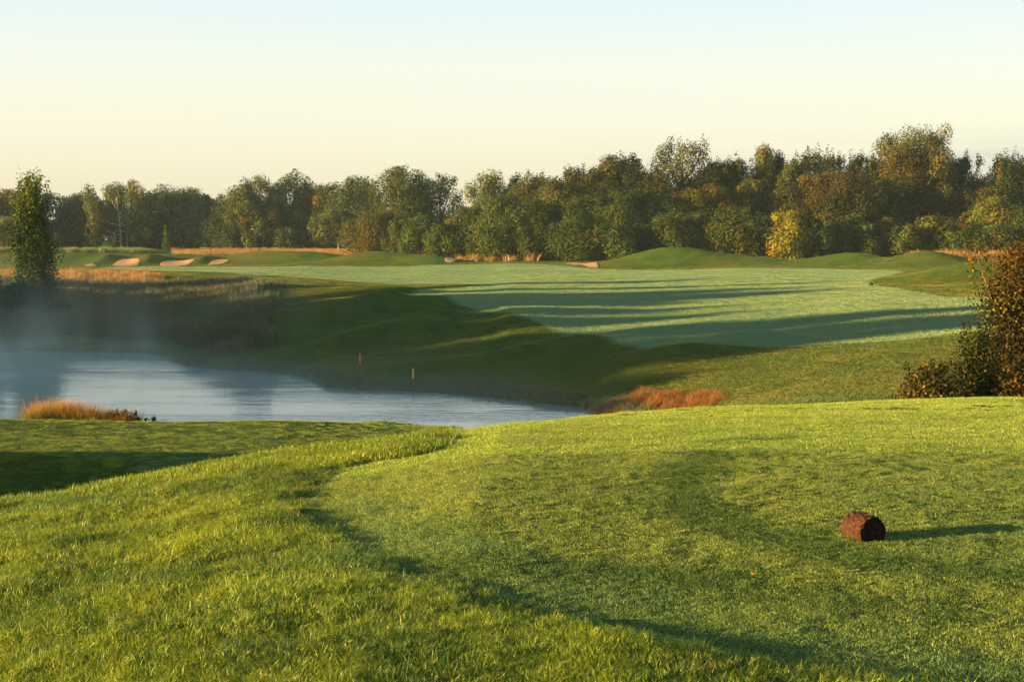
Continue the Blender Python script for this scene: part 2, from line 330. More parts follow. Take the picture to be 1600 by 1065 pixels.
for r, nm in enumerate(('ground', 'fairway', 'tee_box', 'lower_tee_box')):
    q = quads[reg == r]; used, inv = np.unique(q, return_inverse=True); q = inv.reshape(q.shape)
    o = link_mesh(nm, VV[used], q, turf, smooth=True)
    for an, av in (('d_tee', sd_t), ('d_low', sd_l), ('d_fair', sd_f), ('d_native', sd_n), ('d_gold', sd_g), ('d_mud', sd_m), ('d_z', GZ.ravel()), ('d_shore', GZ.ravel()), ('d_y', ys)):
        add_attr(o, an, av[used])
    o.data.normals_split_custom_set_from_vertices([tuple(v) for v in VN[used]])
    tag(o, kind='structure')
    if r == 0: o['label'] = 'rolling rough and banks of the golf course round the pond'
    if r == 1: o['label'] = 'pale dewy fairway crossed by long morning shadows beyond the pond'
    if r == 2: o['label'] = 'close mown teeing ground in the foreground'
    if r == 3: o['label'] = 'small level lawn below the foreground bank at the pond edge'

# ------------------------------------------------------------------ pond
def water_material():
    n = NT('pond_water'); p = n.pos()
    rip = n.noise(1.0, 3, n.mapv(p, (.9, 2.6, 1), (0, 0, R(12)))); swell = n.noise(1.0, 3, n.mapv(p, (.12, .3, 1)))
    calm = n.rng(n.noise(1.0, 3, n.mapv(p, (.035, .16, 1))), .42, .58)
    fine = n.noise(1.0, 2, n.mapv(p, (3.0, 8.0, 1)))
    h = n.math('ADD', n.math('MULTIPLY', rip, n.math('ADD', n.math('MULTIPLY', calm, .022), .006)), n.math('ADD', n.math('MULTIPLY', swell, .008), n.math('MULTIPLY', fine, n.math('MULTIPLY', calm, .004))))
    b = n.bump(h, 1.0, 1.0)
    x = n.n('ShaderNodeBsdfPrincipled'); n.put(x.inputs['Base Color'], (.085, .135, .135)); x.inputs['Roughness'].default_value = .08
    x.inputs['IOR'].default_value = 1.33; x.inputs['Specular IOR Level'].default_value = .75; n.put(x.inputs['Normal'], b)
    return n.surf(x.outputs[0])
gx, gy = np.meshgrid(np.linspace(-160, 40, 60), np.linspace(36, 100, 30)); ii = np.arange(gx.size).reshape(gx.shape)
wq = np.stack([ii[:-1, :-1], ii[:-1, 1:], ii[1:, 1:], ii[1:, :-1]], -1).reshape(-1, 4)
o = link_mesh('water', np.stack([gx.ravel(), gy.ravel(), np.zeros(gx.size)], 1), wq, water_material(), smooth=True)
tag(o, 'pale blue pond with fine ripples and drifting mist', kind='structure')

# ------------------------------------------------------------------ foliage
def leaf_material(name, trans=.18, rough=.7, spec=.12):
    n = NT(name); c = n.attr('leafcol', 'Color')
    d = n.pbsdf(c, rough, spec)
    t = n.n('ShaderNodeBsdfTranslucent'); n.put(t.inputs[0], n.mix(1.0, c, (1.25, 1.15, .6), 'MULTIPLY'))
    m = n.n('ShaderNodeMixShader'); m.inputs[0].default_value = trans
    n.t.links.new(d, m.inputs[1]); n.t.links.new(t.outputs[0], m.inputs[2])
    return n.surf(m.outputs[0])
LEAF = leaf_material('tree_leaves')
def bark_material(name, a, b, sc=6):
    n = NT(name); p = n.pos(); q = n.noise(sc, 5, n.mapv(p, (1, 1, .25)))
    return n.surf(n.pbsdf(n.mix(n.rng(q, .35, .65), a, b), .9, .1, n.bump(q, .8, .08)))
BARK = bark_material('grey_bark', (.10, .075, .05), (.24, .19, .14))
BARKP = bark_material('pale_bark', (.30, .23, .17), (.46, .37, .28))

def tubes(paths, seg=6):
    V, F = [], []; base = 0
    for pts, rad in paths:
        pts = np.array(pts, float); k = len(pts)
        for i in range(k):
            d = pts[min(i + 1, k - 1)] - pts[max(i - 1, 0)]; d = d / (np.linalg.norm(d) + 1e-9)
            a = np.cross(d, (0.3, 1, 0.1)); a /= np.linalg.norm(a) + 1e-9; b = np.cross(d, a)
            for s_ in range(seg):
                th = 2 * math.pi * s_ / seg
                V.append(pts[i] + rad[i] * (math.cos(th) * a + math.sin(th) * b))
        for i in range(k - 1):
            for s_ in range(seg):
                s2 = (s_ + 1) % seg
                F.append((base + i * seg + s_, base + i * seg + s2, base + (i + 1) * seg + s2, base + (i + 1) * seg + s_))
        base += k * seg
    return np.array(V), np.array(F)

def leaves(cen, nor, size, rng_, aspect=.78):
    """folded-diamond leaf quads"""
    N = len(cen); nor = nor / (np.linalg.norm(nor, axis=1, keepdims=True) + 1e-9)
    r = rng_.normal(size=(N, 3)); u = np.cross(nor, r); u /= np.linalg.norm(u, axis=1, keepdims=True) + 1e-9; v = np.cross(nor, u)
    s = size[:, None]; a = s * aspect
    V = np.stack([cen - u * s * .5, cen - v * a * .5 + nor * s * .06, cen + u * s * .5, cen + v * a * .5 + nor * s * .06], 1).reshape(-1, 3)
    F = np.arange(4 * N).reshape(-1, 4)
    return V, F

def leaf_cloud(lobes, rng_, per_m2, ls, col, col2, f2, vary=.3, fill=.25, topcol=None, H=1.0):
    """lobes: (cx,cy,cz, rx,ry,rz)"""
    CEN, NOR, COL = [], [], []
    col = np.array(col); col2 = np.array(col2)
    for (cx, cy, cz, rx, ry, rz) in lobes:
        area = 4 * math.pi * (rx * rz + rx * ry + ry * rz) / 3; n_ = max(24, int(area * per_m2))
        d = rng_.normal(size=(n_, 3)); d /= np.linalg.norm(d, axis=1, keepdims=True)
        rr = .72 + .38 * rng_.rand(n_) ** .8; k = rng_.rand(n_) < fill; rr[k] = rng_.rand(k.sum()) * .75
        bump_ = 1 + .16 * np.sin(d[:, 0] * 6 + cx) * np.sin(d[:, 2] * 7 + cz)
        p = np.array([cx, cy, cz]) + d * np.array([rx, ry, rz]) * (rr * bump_)[:, None]
        CEN.append(p); NOR.append(d * 1.0 + rng_.normal(size=(n_, 3)) * .34 + np.array([0, 0, .2]))
        lv = (1 + vary * rng_.normal()) * (1 + .16 * rng_.normal(size=n_)); lv = np.clip(lv, .45, 1.8)
        aut = (rng_.rand() < f2) * .6 + (rng_.rand(n_) < f2) * .4; aut = np.clip(aut, 0, 1)
        c = col[None] * (1 - aut[:, None]) + col2[None] * aut[:, None]
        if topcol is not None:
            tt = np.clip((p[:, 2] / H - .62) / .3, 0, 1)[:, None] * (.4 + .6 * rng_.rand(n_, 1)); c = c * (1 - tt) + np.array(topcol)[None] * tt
        COL.append(c * lv[:, None])
    CEN = np.vstack(CEN); NOR = np.vstack(NOR); COL = np.clip(np.vstack(COL) * DARK, .003, .8)
    V, F = leaves(CEN, NOR, ls * (.7 + .6 * rng_.rand(len(CEN))), rng_)
    global LNOR
    LNOR = np.repeat(NOR / np.linalg.norm(NOR, axis=1, keepdims=True), 4, axis=0)
    return V, F, np.repeat(COL, 4, axis=0)

DARK = np.array([.72, .71, .26])
def envelope(style, t):
    if style == 'cotton': return (.55 + .45 * math.sin(min(1, t * 1.15) * math.pi * .62)) * (1 if t < .82 else (1 - ((t - .82) / .18) ** 2 * .75))
    if style == 'conifer': return max(.08, (1 - t) ** .8 * (1 if t > .08 else .6))
    if style == 'column': return (.95 if t < .45 else .95 - .5 * ((t - .45) / .55) ** 1.3) * (.8 + .2 * math.sin(t * 17))
    if style == 'shrub': return math.sqrt(max(.05, 1 - t ** 2.2))
    return math.sqrt(max(.04, 1 - (abs(t - .42) / .62) ** 2.6))

def tree(name, x, Y, z0, H, Wd, style, col, label, cat='tree', col2=(.20, .09, .02), f2=.04, dens=1.0, ls=.34, trunk_vis=.08, lobe=.20, group=None, seed=0,
         nl=None, spikes=0, topcol=None, bark=None, pale=False, vary=.3, fill=.25, lean=0, top=None, stems=1, lobez=1.15):
    rg = np.random.RandomState(seed); Rd = Wd / 2; z0 = z0 - .15
    root = empty(name, (x, Y, z0)); tag(root, label, cat, group)
    hb = H * trunk_vis; lobes = []
    nl = nl or int(16 + 3.2 * H * max(1, Wd / 8) * .55)
    for i in range(nl):
        t = (i + rg.rand()) / nl; er = envelope(style, t) * Rd
        a = rg.rand() * 2 * math.pi; lr = Rd * lobe * 1.5 * (.75 + .6 * rg.rand()) * (.65 + .5 * envelope(style, t))
        q = math.sqrt(rg.rand()) if rg.rand() < .35 else .75 + .25 * rg.rand()
        rr = max(0, er - lr * .85) * q
        zc = hb + lr * .6 + (H - hb - lr * 1.75) * t
        lobes.append((rr * math.cos(a) + lean * zc, rr * math.sin(a), zc, lr, lr, lr * lobez))
    if style == 'tower':
        lobes = []
        for dx, tp, lw in ((-.62, .93, .30), (-.12, .95, .30), (.32, .97, .28), (.58, 1.0, .26), (.80, .80, .22)):
            for q in range(17):
                zc = H * (trunk_vis + (tp - trunk_vis) * (q + .5) / 17) - .3; lr = Rd * lw * (.75 + .4 * rg.rand())
                lobes.append((dx * Rd * (.55 + .45 * (zc / H)) + rg.normal() * .3, rg.normal() * Rd * .3, zc, lr, lr, lr * 1.1))
    if style == 'cotton':
        lobes = []; nc = max(3, int(Wd / 2.6)) + 1
        for c_ in range(nc):
            a = rg.rand() * 6.28; dx = -.72 + 1.44 * (c_ + .5) / nc; dy = rg.uniform(-.5, .5); tp = (1 - .22 * abs(dx) ** 1.5) * rg.uniform(.86, 1.0)
            if c_ == nc // 2: tp = 1.0
            lw = rg.uniform(1.1, 1.7) / Rd if Rd > 3.5 else .32
            lo_ = trunk_vis + rg.rand() * .12
            for q in range(13):
                if rg.rand() < .12: continue
                zc = H * (lo_ + (tp - lo_) * (q + .5) / 13) - .3; lr = Rd * lw * (.75 + .5 * rg.rand())
                lobes.append((dx * Rd * (.62 + .38 * (zc / H)) + rg.normal() * .5, dy * Rd + rg.normal() * .5, min(zc, H - lr), lr, lr, lr * 1.15))
    if style == 'oak':
        for k in range(5):
            a = rg.rand() * 6.28; rr = Rd * .6 * math.sqrt(rg.rand()); lr = Rd * lobe * (.7 + .5 * rg.rand())
            lobes.append((rr * math.cos(a), rr * math.sin(a), H * rg.uniform(.93, 1.0) - lr, lr, lr, lr))
    for k in range(spikes):
        a = rg.rand() * 6.28; rr = Rd * .75 * math.sqrt(rg.rand()); hh = H * (.07 + .09 * rg.rand())
        zc = H * (1 - .13 * (rr / Rd) ** 2) - hh * .5
        lobes.append((rr * math.cos(a), rr * math.sin(a), zc, Rd * .085, Rd * .085, hh))
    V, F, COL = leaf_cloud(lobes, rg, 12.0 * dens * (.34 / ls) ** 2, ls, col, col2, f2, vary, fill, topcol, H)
    LN = LNOR.copy()
    V[:, 2] = np.maximum(V[:, 2], .05)
    paths = []
    for s_ in range(stems):
        ox = (s_ - (stems - 1) / 2) * Rd * .12; r0 = max(.05, H * .016) / math.sqrt(stems) * 1.2
        zt = np.linspace(0, .74, 8); bend = rg.normal(size=2) * .03 * H + np.array([ox * 2.5, 0])
        pts = [(ox + bend[0] * t * t + lean * t * H, bend[1] * t * t, t * H) for t in zt]
        paths.append((pts, [r0 * (1.25 if t == 0 else 1) * (1 - .85 * t) for t in zt]))
        for k in range(8 // stems + 2):
            L = lobes[rg.randint(len(lobes))]; tt = min(.8, max(.12, (L[2] / H) * (.5 + .2 * rg.rand())))
            sx_ = ox + bend[0] * tt * tt + lean * tt * H; sy_ = bend[1] * tt * tt
            mid_ = ((sx_ + L[0]) / 2, (sy_ + L[1]) / 2, (tt * H + L[2]) / 2 - .03 * H)
            paths.append(([(sx_, sy_, tt * H), mid_, (L[0], L[1], L[2])], [r0 * .5, r0 * .32, r0 * .1]))
    TV, TF = tubes(paths)
    link_mesh('trunk' if cat != 'shrub' else 'stems', TV, TF, bark or (BARKP if pale else BARK), root, smooth=True)
    cr_ = link_mesh('crown' if cat != 'shrub' else 'foliage', V, F, LEAF, root); add_attr(cr_, 'leafcol', COL, 'FLOAT_COLOR')
    if ls > .12: cr_.data.normals_split_custom_set_from_vertices(LN)
    return root

OL = (.105, .125, .045); GR = (.064, .086, .024); DK = (.030, .048, .018); YG = (.135, .150, .030); BR = (.062, .066, .022)
OR = (.26, .12, .025); GY = (.085, .110, .055); YE = (.26, .19, .03)
T = [  # px, top row, width px, distance, style, colour, keywords, label
 (-60, 300, 120, 300, 'oak', DK, {}, 'dark broad tree cut off by the left edge of the photo behind the pond'),
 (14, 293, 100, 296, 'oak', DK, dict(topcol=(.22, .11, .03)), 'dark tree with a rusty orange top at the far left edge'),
 (18, 336, 58, 272, 'oak', YG, dict(trunk_vis=.03), 'low yellow green tree at the far left edge in front of the rusty topped one'),
 (92, 297, 62, 300, 'oak', DK, dict(dens=.7, lobe=.17), 'thin dark crown with sky gaps just right of the tall young poplar like tree'),
 (88, 360, 24, 268, 'shrub', GR, dict(trunk_vis=.0), 'small pale green bush showing right of the tall young pond bank tree'),
 (135, 299, 74, 303, 'oak', GR, {}, 'hazy dark green tree between the thin crown and the big pale cottonwood'),
 (195, 278, 118, 298, 'cotton', OL, dict(pale=True, trunk_vis=.13, lobe=.19, stems=2, topcol=(.15, .16, .055)), 'big pale olive cottonwood with a bare forked trunk behind the left bunker'),
 (247, 288, 78, 303, 'cotton', GY, {}, 'grey green tree rising right behind the big pale olive cottonwood'),
 (296, 290, 88, 304, 'oak', GY, dict(dens=.75), 'hazy grey tree with white sky gaps left of the broad twin cottonwoods'),
 (322, 300, 54, 306, 'oak', DK, {}, 'dark low crown in the gap left of the broad twin cottonwoods'),
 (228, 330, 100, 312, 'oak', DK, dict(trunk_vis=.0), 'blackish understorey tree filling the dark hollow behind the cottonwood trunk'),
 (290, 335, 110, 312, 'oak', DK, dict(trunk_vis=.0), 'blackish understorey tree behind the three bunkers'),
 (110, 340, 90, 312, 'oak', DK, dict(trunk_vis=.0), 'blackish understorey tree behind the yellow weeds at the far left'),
 (138, 350, 15, 270, 'conifer', (.05, .085, .02), dict(trunk_vis=.02, cat='conifer'), 'leftmost of the three little cone shaped trees before the far wood'),
 (182, 359, 14, 270, 'conifer', (.045, .08, .02), dict(trunk_vis=.02, cat='conifer'), 'middle and smallest of the three little cone shaped trees before the far wood'),
 (261, 349, 17, 268, 'conifer', (.06, .095, .02), dict(trunk_vis=.06, cat='conifer'), 'rightmost of the three little cone shaped trees, standing behind the middle bunker'),
 (366, 290, 82, 297, 'cotton', OL, {}, 'left of the sunlit olive cottonwoods over the golden field'),
 (405, 274, 84, 295, 'cotton', OL, dict(pale=True, trunk_vis=.12, stems=3), 'sunlit olive cottonwood with several pale stems above the golden field'),
 (452, 264, 84, 298, 'cotton', OL, dict(trunk_vis=.1), 'tallest sunlit olive cottonwood above the golden field'),
 (492, 288, 52, 300, 'cotton', GY, {}, 'narrow grey green tree on the right shoulder of the tallest olive cottonwood'),
 (452, 352, 44, 285, 'oak', GR, dict(trunk_vis=.02), 'low round green tree under the tallest olive cottonwood'),
 (515, 282, 52, 288, 'oak', GY, dict(dens=.8), 'hazy blue green tree beside the mist right of the golden field'),
 (560, 272, 80, 285, 'oak', GY, dict(dens=.75, lobe=.17), 'blue green tree with a knobbly top left of the tall airy tree'),
 (530, 322, 70, 262, 'oak', GY, dict(lean=-.10, trunk_vis=.22, pale=True, dens=.8), 'leaning grey green tree with a thin bare trunk at the end of the golden field'),
 (583, 326, 86, 238, 'oak', (.085, .090, .035), dict(trunk_vis=.05, col2=(.20, .10, .04), f2=.3, stems=3, pale=True, dens=.85), 'olive brown spreading tree with twisted low limbs left of the tall airy tree'),
 (632, 256, 92, 240, 'oak', (.095, .115, .045), dict(dens=.55, lobe=.15, pale=True, trunk_vis=.32, fill=.1, nl=60), 'tall airy tree with a straight orange lit trunk left of the dense wood'),
 (688, 268, 78, 245, 'oak', (.085, .100, .042), dict(dens=.55, lobe=.14, trunk_vis=.15, fill=.1, nl=50), 'thin feathery tree between the tall airy tree and the dense wood'),
 (655, 332, 62, 226, 'oak', (.080, .115, .025), dict(trunk_vis=.02), 'bright green young tree at the foot of the tall airy tree'),
 (620, 340, 40, 232, 'oak', (.085, .105, .03), dict(trunk_vis=.03), 'small green tree hugging the orange lit trunk'),
 (698, 345, 58, 216, 'oak', GR, dict(trunk_vis=.02), 'round dark green tree at the left foot of the dense wood'),
 (733, 318, 66, 220, 'oak', GR, dict(trunk_vis=.02), 'rounded mid green tree on the left front of the dense wood'),
 (764, 266, 66, 232, 'cotton', (.12, .135, .045), dict(topcol=(.17, .17, .05), lobe=.18), 'olive topped cottonwood above the left end of the dense wood'),
 (803, 268, 34, 230, 'cotton', DK, dict(topcol=(.03, .045, .018)), 'narrow dark pointed tree beside the olive topped cottonwood'),
 (785, 300, 78, 214, 'oak', GR, {}, 'full green tree under the narrow dark pointed one'),
 (838, 268, 74, 226, 'oak', BR, dict(topcol=(.10, .085, .025), dens=.8, spikes=4), 'brownish tree with an orange tinged top in the left half of the dense wood'),
 (826, 308, 84, 211, 'oak', GR, dict(vary=.35), 'large rounded green tree in front of the orange tinged one'),
 (880, 275, 80, 215, 'oak', (.070, .085, .024), {}, 'tall green tree left of the dark dome topped tree'),
 (902, 256, 60, 226, 'oak', BR, dict(spikes=4, dens=.8), 'ragged brown crown just left of the dark dome topped tree'),
 (966, 237, 92, 224, 'oak', (.052, .050, .020), dict(lobe=.17), 'dark dome topped tree on the skyline of the dense wood'),
 (925, 300, 78, 209, 'oak', (.065, .090, .022), {}, 'leafy green tree below and left of the dark dome'),
 (975, 290, 90, 210, 'oak', GR, dict(vary=.35), 'broad green tree directly below the dark dome'),
 (1018, 262, 60, 220, 'oak', BR, dict(dens=.8), 'brownish crown between the dark dome and the tall wispy tree'),
 (1064, 216, 96, 224, 'oak', (.080, .080, .030), dict(dens=.5, lobe=.13, fill=.1, spikes=8, nl=60), 'tall wispy tree with a ragged see through top at mid skyline'),
 (1035, 300, 72, 209, 'oak', (.060, .085, .022), {}, 'green tree left below the tall wispy one'),
 (1078, 290, 70, 211, 'oak', (.090, .095, .022), dict(f2=.2, col2=(.26, .12, .02)), 'olive tree flecked with orange below the tall wispy one'),
 (1112, 248, 68, 222, 'oak', DK, dict(spikes=6), 'black green spiky tree right of the tall wispy one'),
 (1152, 246, 60, 222, 'oak', DK, dict(spikes=6), 'black green pointed tree left of the narrow sunlit top'),
 (1115, 285, 66, 211, 'oak', (.085, .075, .022), dict(f2=.1, col2=(.20, .11, .02)), 'orange mottled tree in the middle of the dense wood'),
 (1192, 219, 34, 222, 'column', (.11, .115, .028), dict(trunk_vis=.02, f2=.15, lobe=.4), 'narrow sunlit column rising above the skyline right of the middle'),
 (1214, 232, 20, 224, 'column', DK, dict(lobe=.45), 'slim dark tree touching the narrow sunlit column'),
 (1178, 275, 62, 213, 'oak', (.085, .080, .022), dict(f2=.12, col2=(.2, .11, .02)), 'yellow orange flecked tree below the narrow sunlit column'),
 (1240, 246, 60, 221, 'oak', (.070, .080, .022), dict(spikes=5), 'green brown tree on the skyline between the narrow column and the spiky top'),
 (1277, 234, 66, 221, 'oak', (.060, .072, .020), dict(spikes=10, dens=.8), 'spiky topped dark tree above the broad bronze tree'),
 (1328, 238, 60, 222, 'oak', (.068, .075, .022), dict(spikes=9, dens=.8), 'second spiky topped tree, above the right of the broad bronze tree'),
 (1366, 242, 50, 222, 'oak', (.060, .070, .020), dict(spikes=6), 'dark tree tucked against the left of the tallest tree'),
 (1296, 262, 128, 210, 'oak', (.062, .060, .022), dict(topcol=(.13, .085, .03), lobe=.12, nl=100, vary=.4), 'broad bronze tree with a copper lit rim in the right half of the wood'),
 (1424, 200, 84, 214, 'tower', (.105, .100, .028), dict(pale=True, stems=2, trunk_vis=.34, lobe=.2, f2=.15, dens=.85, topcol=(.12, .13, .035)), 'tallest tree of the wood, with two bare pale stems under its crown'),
 (1400, 330, 60, 209, 'column', (.10, .095, .026), dict(f2=.2), 'leafy olive tree below left of the two bare pale stems'),
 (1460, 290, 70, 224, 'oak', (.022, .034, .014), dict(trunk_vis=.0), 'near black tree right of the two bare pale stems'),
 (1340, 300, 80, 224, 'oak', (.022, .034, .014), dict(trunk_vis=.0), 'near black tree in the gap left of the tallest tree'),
 (1500, 241, 66, 220, 'oak', (.055, .072, .022), dict(spikes=6), 'pointed dark tree on the skyline right of the tallest tree'),
 (1580, 240, 84, 214, 'oak', (.058, .078, .022), dict(spikes=8), 'large dark green tree above the foreground bush at the right edge'),
 (1662, 246, 80, 216, 'oak', (.055, .075, .022), dict(spikes=6), 'dark green tree cut by the right edge of the photo'),
 (1528, 290, 74, 210, 'oak', (.085, .090, .024), dict(f2=.25), 'olive and orange tree below the pointed dark one near the right edge'),
 (1496, 330, 60, 207, 'oak', (.11, .085, .026), dict(f2=.2, col2=(.22, .10, .03)), 'rust flecked tree at the right of the black hollow'),
 (1560, 302, 70, 204, 'oak', (.105, .115, .026), dict(topcol=(.19, .18, .03)), 'yellow green rounded tree above the foreground bush'),
 (1605, 318, 66, 202, 'oak', GR, {}, 'green tree at the right edge behind the foreground bush'),
 (1142, 318, 66, 201, 'oak', (.080, .095, .025), {}, 'green tree in the front row behind the tall mound'),
 (1182, 328, 56, 200, 'oak', (.070, .095, .025), {}, 'front row green tree touching the left of the golden one'),
 (1100, 325, 60, 203, 'oak', (.065, .090, .024), {}, 'front row tree directly over the top of the tall mound'),
 (1050, 330, 66, 202, 'oak', GR, {}, 'front row dark green tree over the left shoulder of the tall mound'),
 (1228, 325, 54, 197, 'oak', (.24, .22, .035), dict(col2=(.32, .14, .03), f2=.12, trunk_vis=.0), 'golden yellow autumn tree flecked with orange at the foot of the wood'),
 (1274, 340, 42, 197, 'oak', (.085, .105, .026), dict(trunk_vis=.0), 'small green tree right beside the golden yellow autumn tree'),
 (1322, 330, 54, 200, 'oak', (.10, .115, .026), dict(trunk_vis=.0), 'yellowish green tree below the broad bronze tree'),
 (1352, 345, 50, 199, 'oak', GR, dict(trunk_vis=.0), 'dark green shrubby tree in the front row below the black hollow'),
 (1385, 336, 44, 201, 'oak', (.12, .115, .03), dict(trunk_vis=.0, f2=.2), 'golden green small tree in front of the tallest tree'),
 (1412, 348, 46, 198, 'oak', (.085, .105, .026), dict(trunk_vis=.0), 'round green shrubby tree in front of the tallest tree'),
 (1456, 332, 56, 200, 'oak', (.11, .115, .028), dict(trunk_vis=.0), 'pale olive tree in front of the black hollow'),
 (1500, 356, 60, 197, 'oak', (.075, .095, .026), dict(trunk_vis=.0), 'low green tree behind the right mounds'),
 (1545, 345, 66, 197, 'oak', GR, dict(trunk_vis=.0), 'low dark tree behind the foreground bush'),
 (960, 345, 70, 201, 'oak', (.060, .088, .024), dict(trunk_vis=.0), 'low green tree behind the right sandy path'),
 (895, 340, 74, 203, 'oak', (.065, .088, .022), dict(trunk_vis=.0), 'low dense green tree behind the orange grass'),
 (840, 348, 60, 205, 'oak', (.060, .085, .022), dict(trunk_vis=.0), 'low dark green tree left above the orange grass'),
 (775, 350, 70, 207, 'oak', GR, dict(trunk_vis=.0), 'low rounded tree at the bottom left of the dense wood'),
 (1010, 345, 60, 203, 'oak', (.055, .078, .022), dict(trunk_vis=.0), 'low dark tree left of the tall mound'),
 (1650, 330, 90, 200, 'oak', GR, dict(trunk_vis=.0), 'low tree just past the right edge of the photo'),
 (935, 262, 70, 222, 'oak', (.055, .062, .022), {}, 'brown green crown left of the dark dome on the skyline'),
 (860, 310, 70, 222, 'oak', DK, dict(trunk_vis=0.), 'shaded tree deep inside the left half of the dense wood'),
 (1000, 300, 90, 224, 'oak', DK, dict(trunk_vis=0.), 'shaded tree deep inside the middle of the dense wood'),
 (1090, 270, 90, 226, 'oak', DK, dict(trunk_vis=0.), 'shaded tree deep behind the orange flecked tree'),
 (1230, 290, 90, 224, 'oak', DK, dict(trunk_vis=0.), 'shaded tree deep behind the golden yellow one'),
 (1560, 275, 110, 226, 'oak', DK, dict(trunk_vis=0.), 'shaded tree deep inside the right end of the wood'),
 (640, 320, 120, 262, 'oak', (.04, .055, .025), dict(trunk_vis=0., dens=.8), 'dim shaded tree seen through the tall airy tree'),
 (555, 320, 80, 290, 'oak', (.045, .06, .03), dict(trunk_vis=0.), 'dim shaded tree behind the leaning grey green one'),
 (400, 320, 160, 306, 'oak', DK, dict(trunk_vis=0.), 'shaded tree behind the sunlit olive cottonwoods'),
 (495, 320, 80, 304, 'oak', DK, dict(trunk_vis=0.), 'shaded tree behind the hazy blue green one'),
]
NLEAF = 0
for i, (px, top, w, Y, style, col, kw, label) in enumerate(T):
    x = wx(px, Y); z0 = float(height(x, Y)); H = CAMZ - Y * slope(top) - z0
    kw = dict(kw); kw.setdefault('ls', .34 if Y > 250 else .26); kw.setdefault('cat', 'tree')
    nm = {'conifer': 'conifer_tree', 'cotton': 'cottonwood_tree'}.get(style, 'woodland_tree')
    if kw['cat'] == 'conifer': kw.setdefault('group', 'small cone shaped trees before the far wood')
    kw['dens'] = kw.get('dens', 1) * .8
    if Wd_big := w > 90: pass
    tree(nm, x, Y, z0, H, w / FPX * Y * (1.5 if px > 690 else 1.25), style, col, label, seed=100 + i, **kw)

# tall young tree and its neighbour on the left bank
x = wx(52, 103); z0 = float(height(x, 103))
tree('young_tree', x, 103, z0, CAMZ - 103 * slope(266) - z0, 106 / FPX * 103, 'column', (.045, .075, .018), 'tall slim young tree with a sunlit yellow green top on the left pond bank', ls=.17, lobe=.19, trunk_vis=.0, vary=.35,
     topcol=(.22, .25, .03), dens=.36, nl=95, seed=7, spikes=5, fill=.4, lobez=1.6, f2=0)  # bright top colour paints in the sun on the upper crown
x = wx(-22, 100); z0 = float(height(x, 100))
tree('young_tree', x, 100, z0, 3.6, 3.0, 'oak', (.035, .055, .018), 'dark leafy young tree cut off by the left edge on the pond bank', ls=.17, lobe=.24, trunk_vis=0., dens=.8, seed=8)
x = wx(30, 101.5); z0 = float(height(x, 101.5))
tree('bank_shrub', x, 101.5, z0, 2.3, 4.2, 'shrub', (.035, .055, .018), 'dark low shrub round the foot of the tall slim young tree', cat='shrub', ls=.17, lobe=.28, trunk_vis=0., dens=.7, seed=9)
x = wx(85, 101); z0 = float(height(x, 101))
tree('bank_shrub', x, 101, z0, 1.5, 3.0, 'shrub', (.035, .055, .022), 'small dark shrub right of the tall slim young tree on the bank', cat='shrub', ls=.17, lobe=.28, trunk_vis=0., dens=.7, seed=10)

# foreground tree and shrubs behind the crest on the right
RB = (.034, .030, .011)
BARKR = bark_material('reddish_bark', (.12, .06, .035), (.26, .14, .09), 14)
def fg(name, px, Y, top, w, style, lab, cat, **kw):
    x = wx(px, Y); z0 = float(height(x, Y))
    tree(name, x, Y, z0, CAMZ - Y * slope(top) - z0, w / FPX * Y, style, kw.pop('col', RB), lab, cat=cat, ls=kw.pop('ls', .055), bark=BARKR, **kw)
fg('young_tree', 1588, 27, 352, 215, 'column', 'reddish brown young tree with yellow leaves and a pinkish trunk at the right edge', 'tree', seed=21, lobe=.24, nl=95, dens=.13, trunk_vis=.08, fill=.35,
   topcol=(.14, .065, .018), f2=.06, col2=(.34, .20, .04), spikes=12, stems=2)
fg('leafy_shrub', 1528, 25.5, 500, 125, 'shrub', 'dark green shrub reaching left from under the reddish young tree', 'shrub', seed=22, lobe=.24, nl=70, dens=.16, trunk_vis=0., col=(.034, .040, .012), f2=.07, col2=(.26, .13, .03), spikes=5)
fg('leafy_shrub', 1458, 24.5, 552, 122, 'shrub', 'low ochre tinted shrub at the left end of the right hand bushes', 'shrub', seed=23, lobe=.25, nl=60, dens=.17, trunk_vis=0., col=(.055, .045, .013), f2=.14, col2=(.20, .10, .025), spikes=6)
fg('leafy_shrub', 1590, 24.5, 540, 90, 'shrub', 'low russet shrub at the foot of the reddish young tree', 'shrub', seed=24, lobe=.25, nl=60, dens=.17, trunk_vis=0., col=(.040, .032, .011), f2=.12, col2=(.20, .09, .025), spikes=5)
fg('leafy_shrub', 1640, 29, 386, 110, 'shrub', 'orange leaved bush behind the reddish young tree at the right edge', 'shrub', seed=25, lobe=.24, nl=80, dens=.13, trunk_vis=0., col=(.26, .12, .03), f2=.4, col2=(.38, .16, .03), spikes=6)

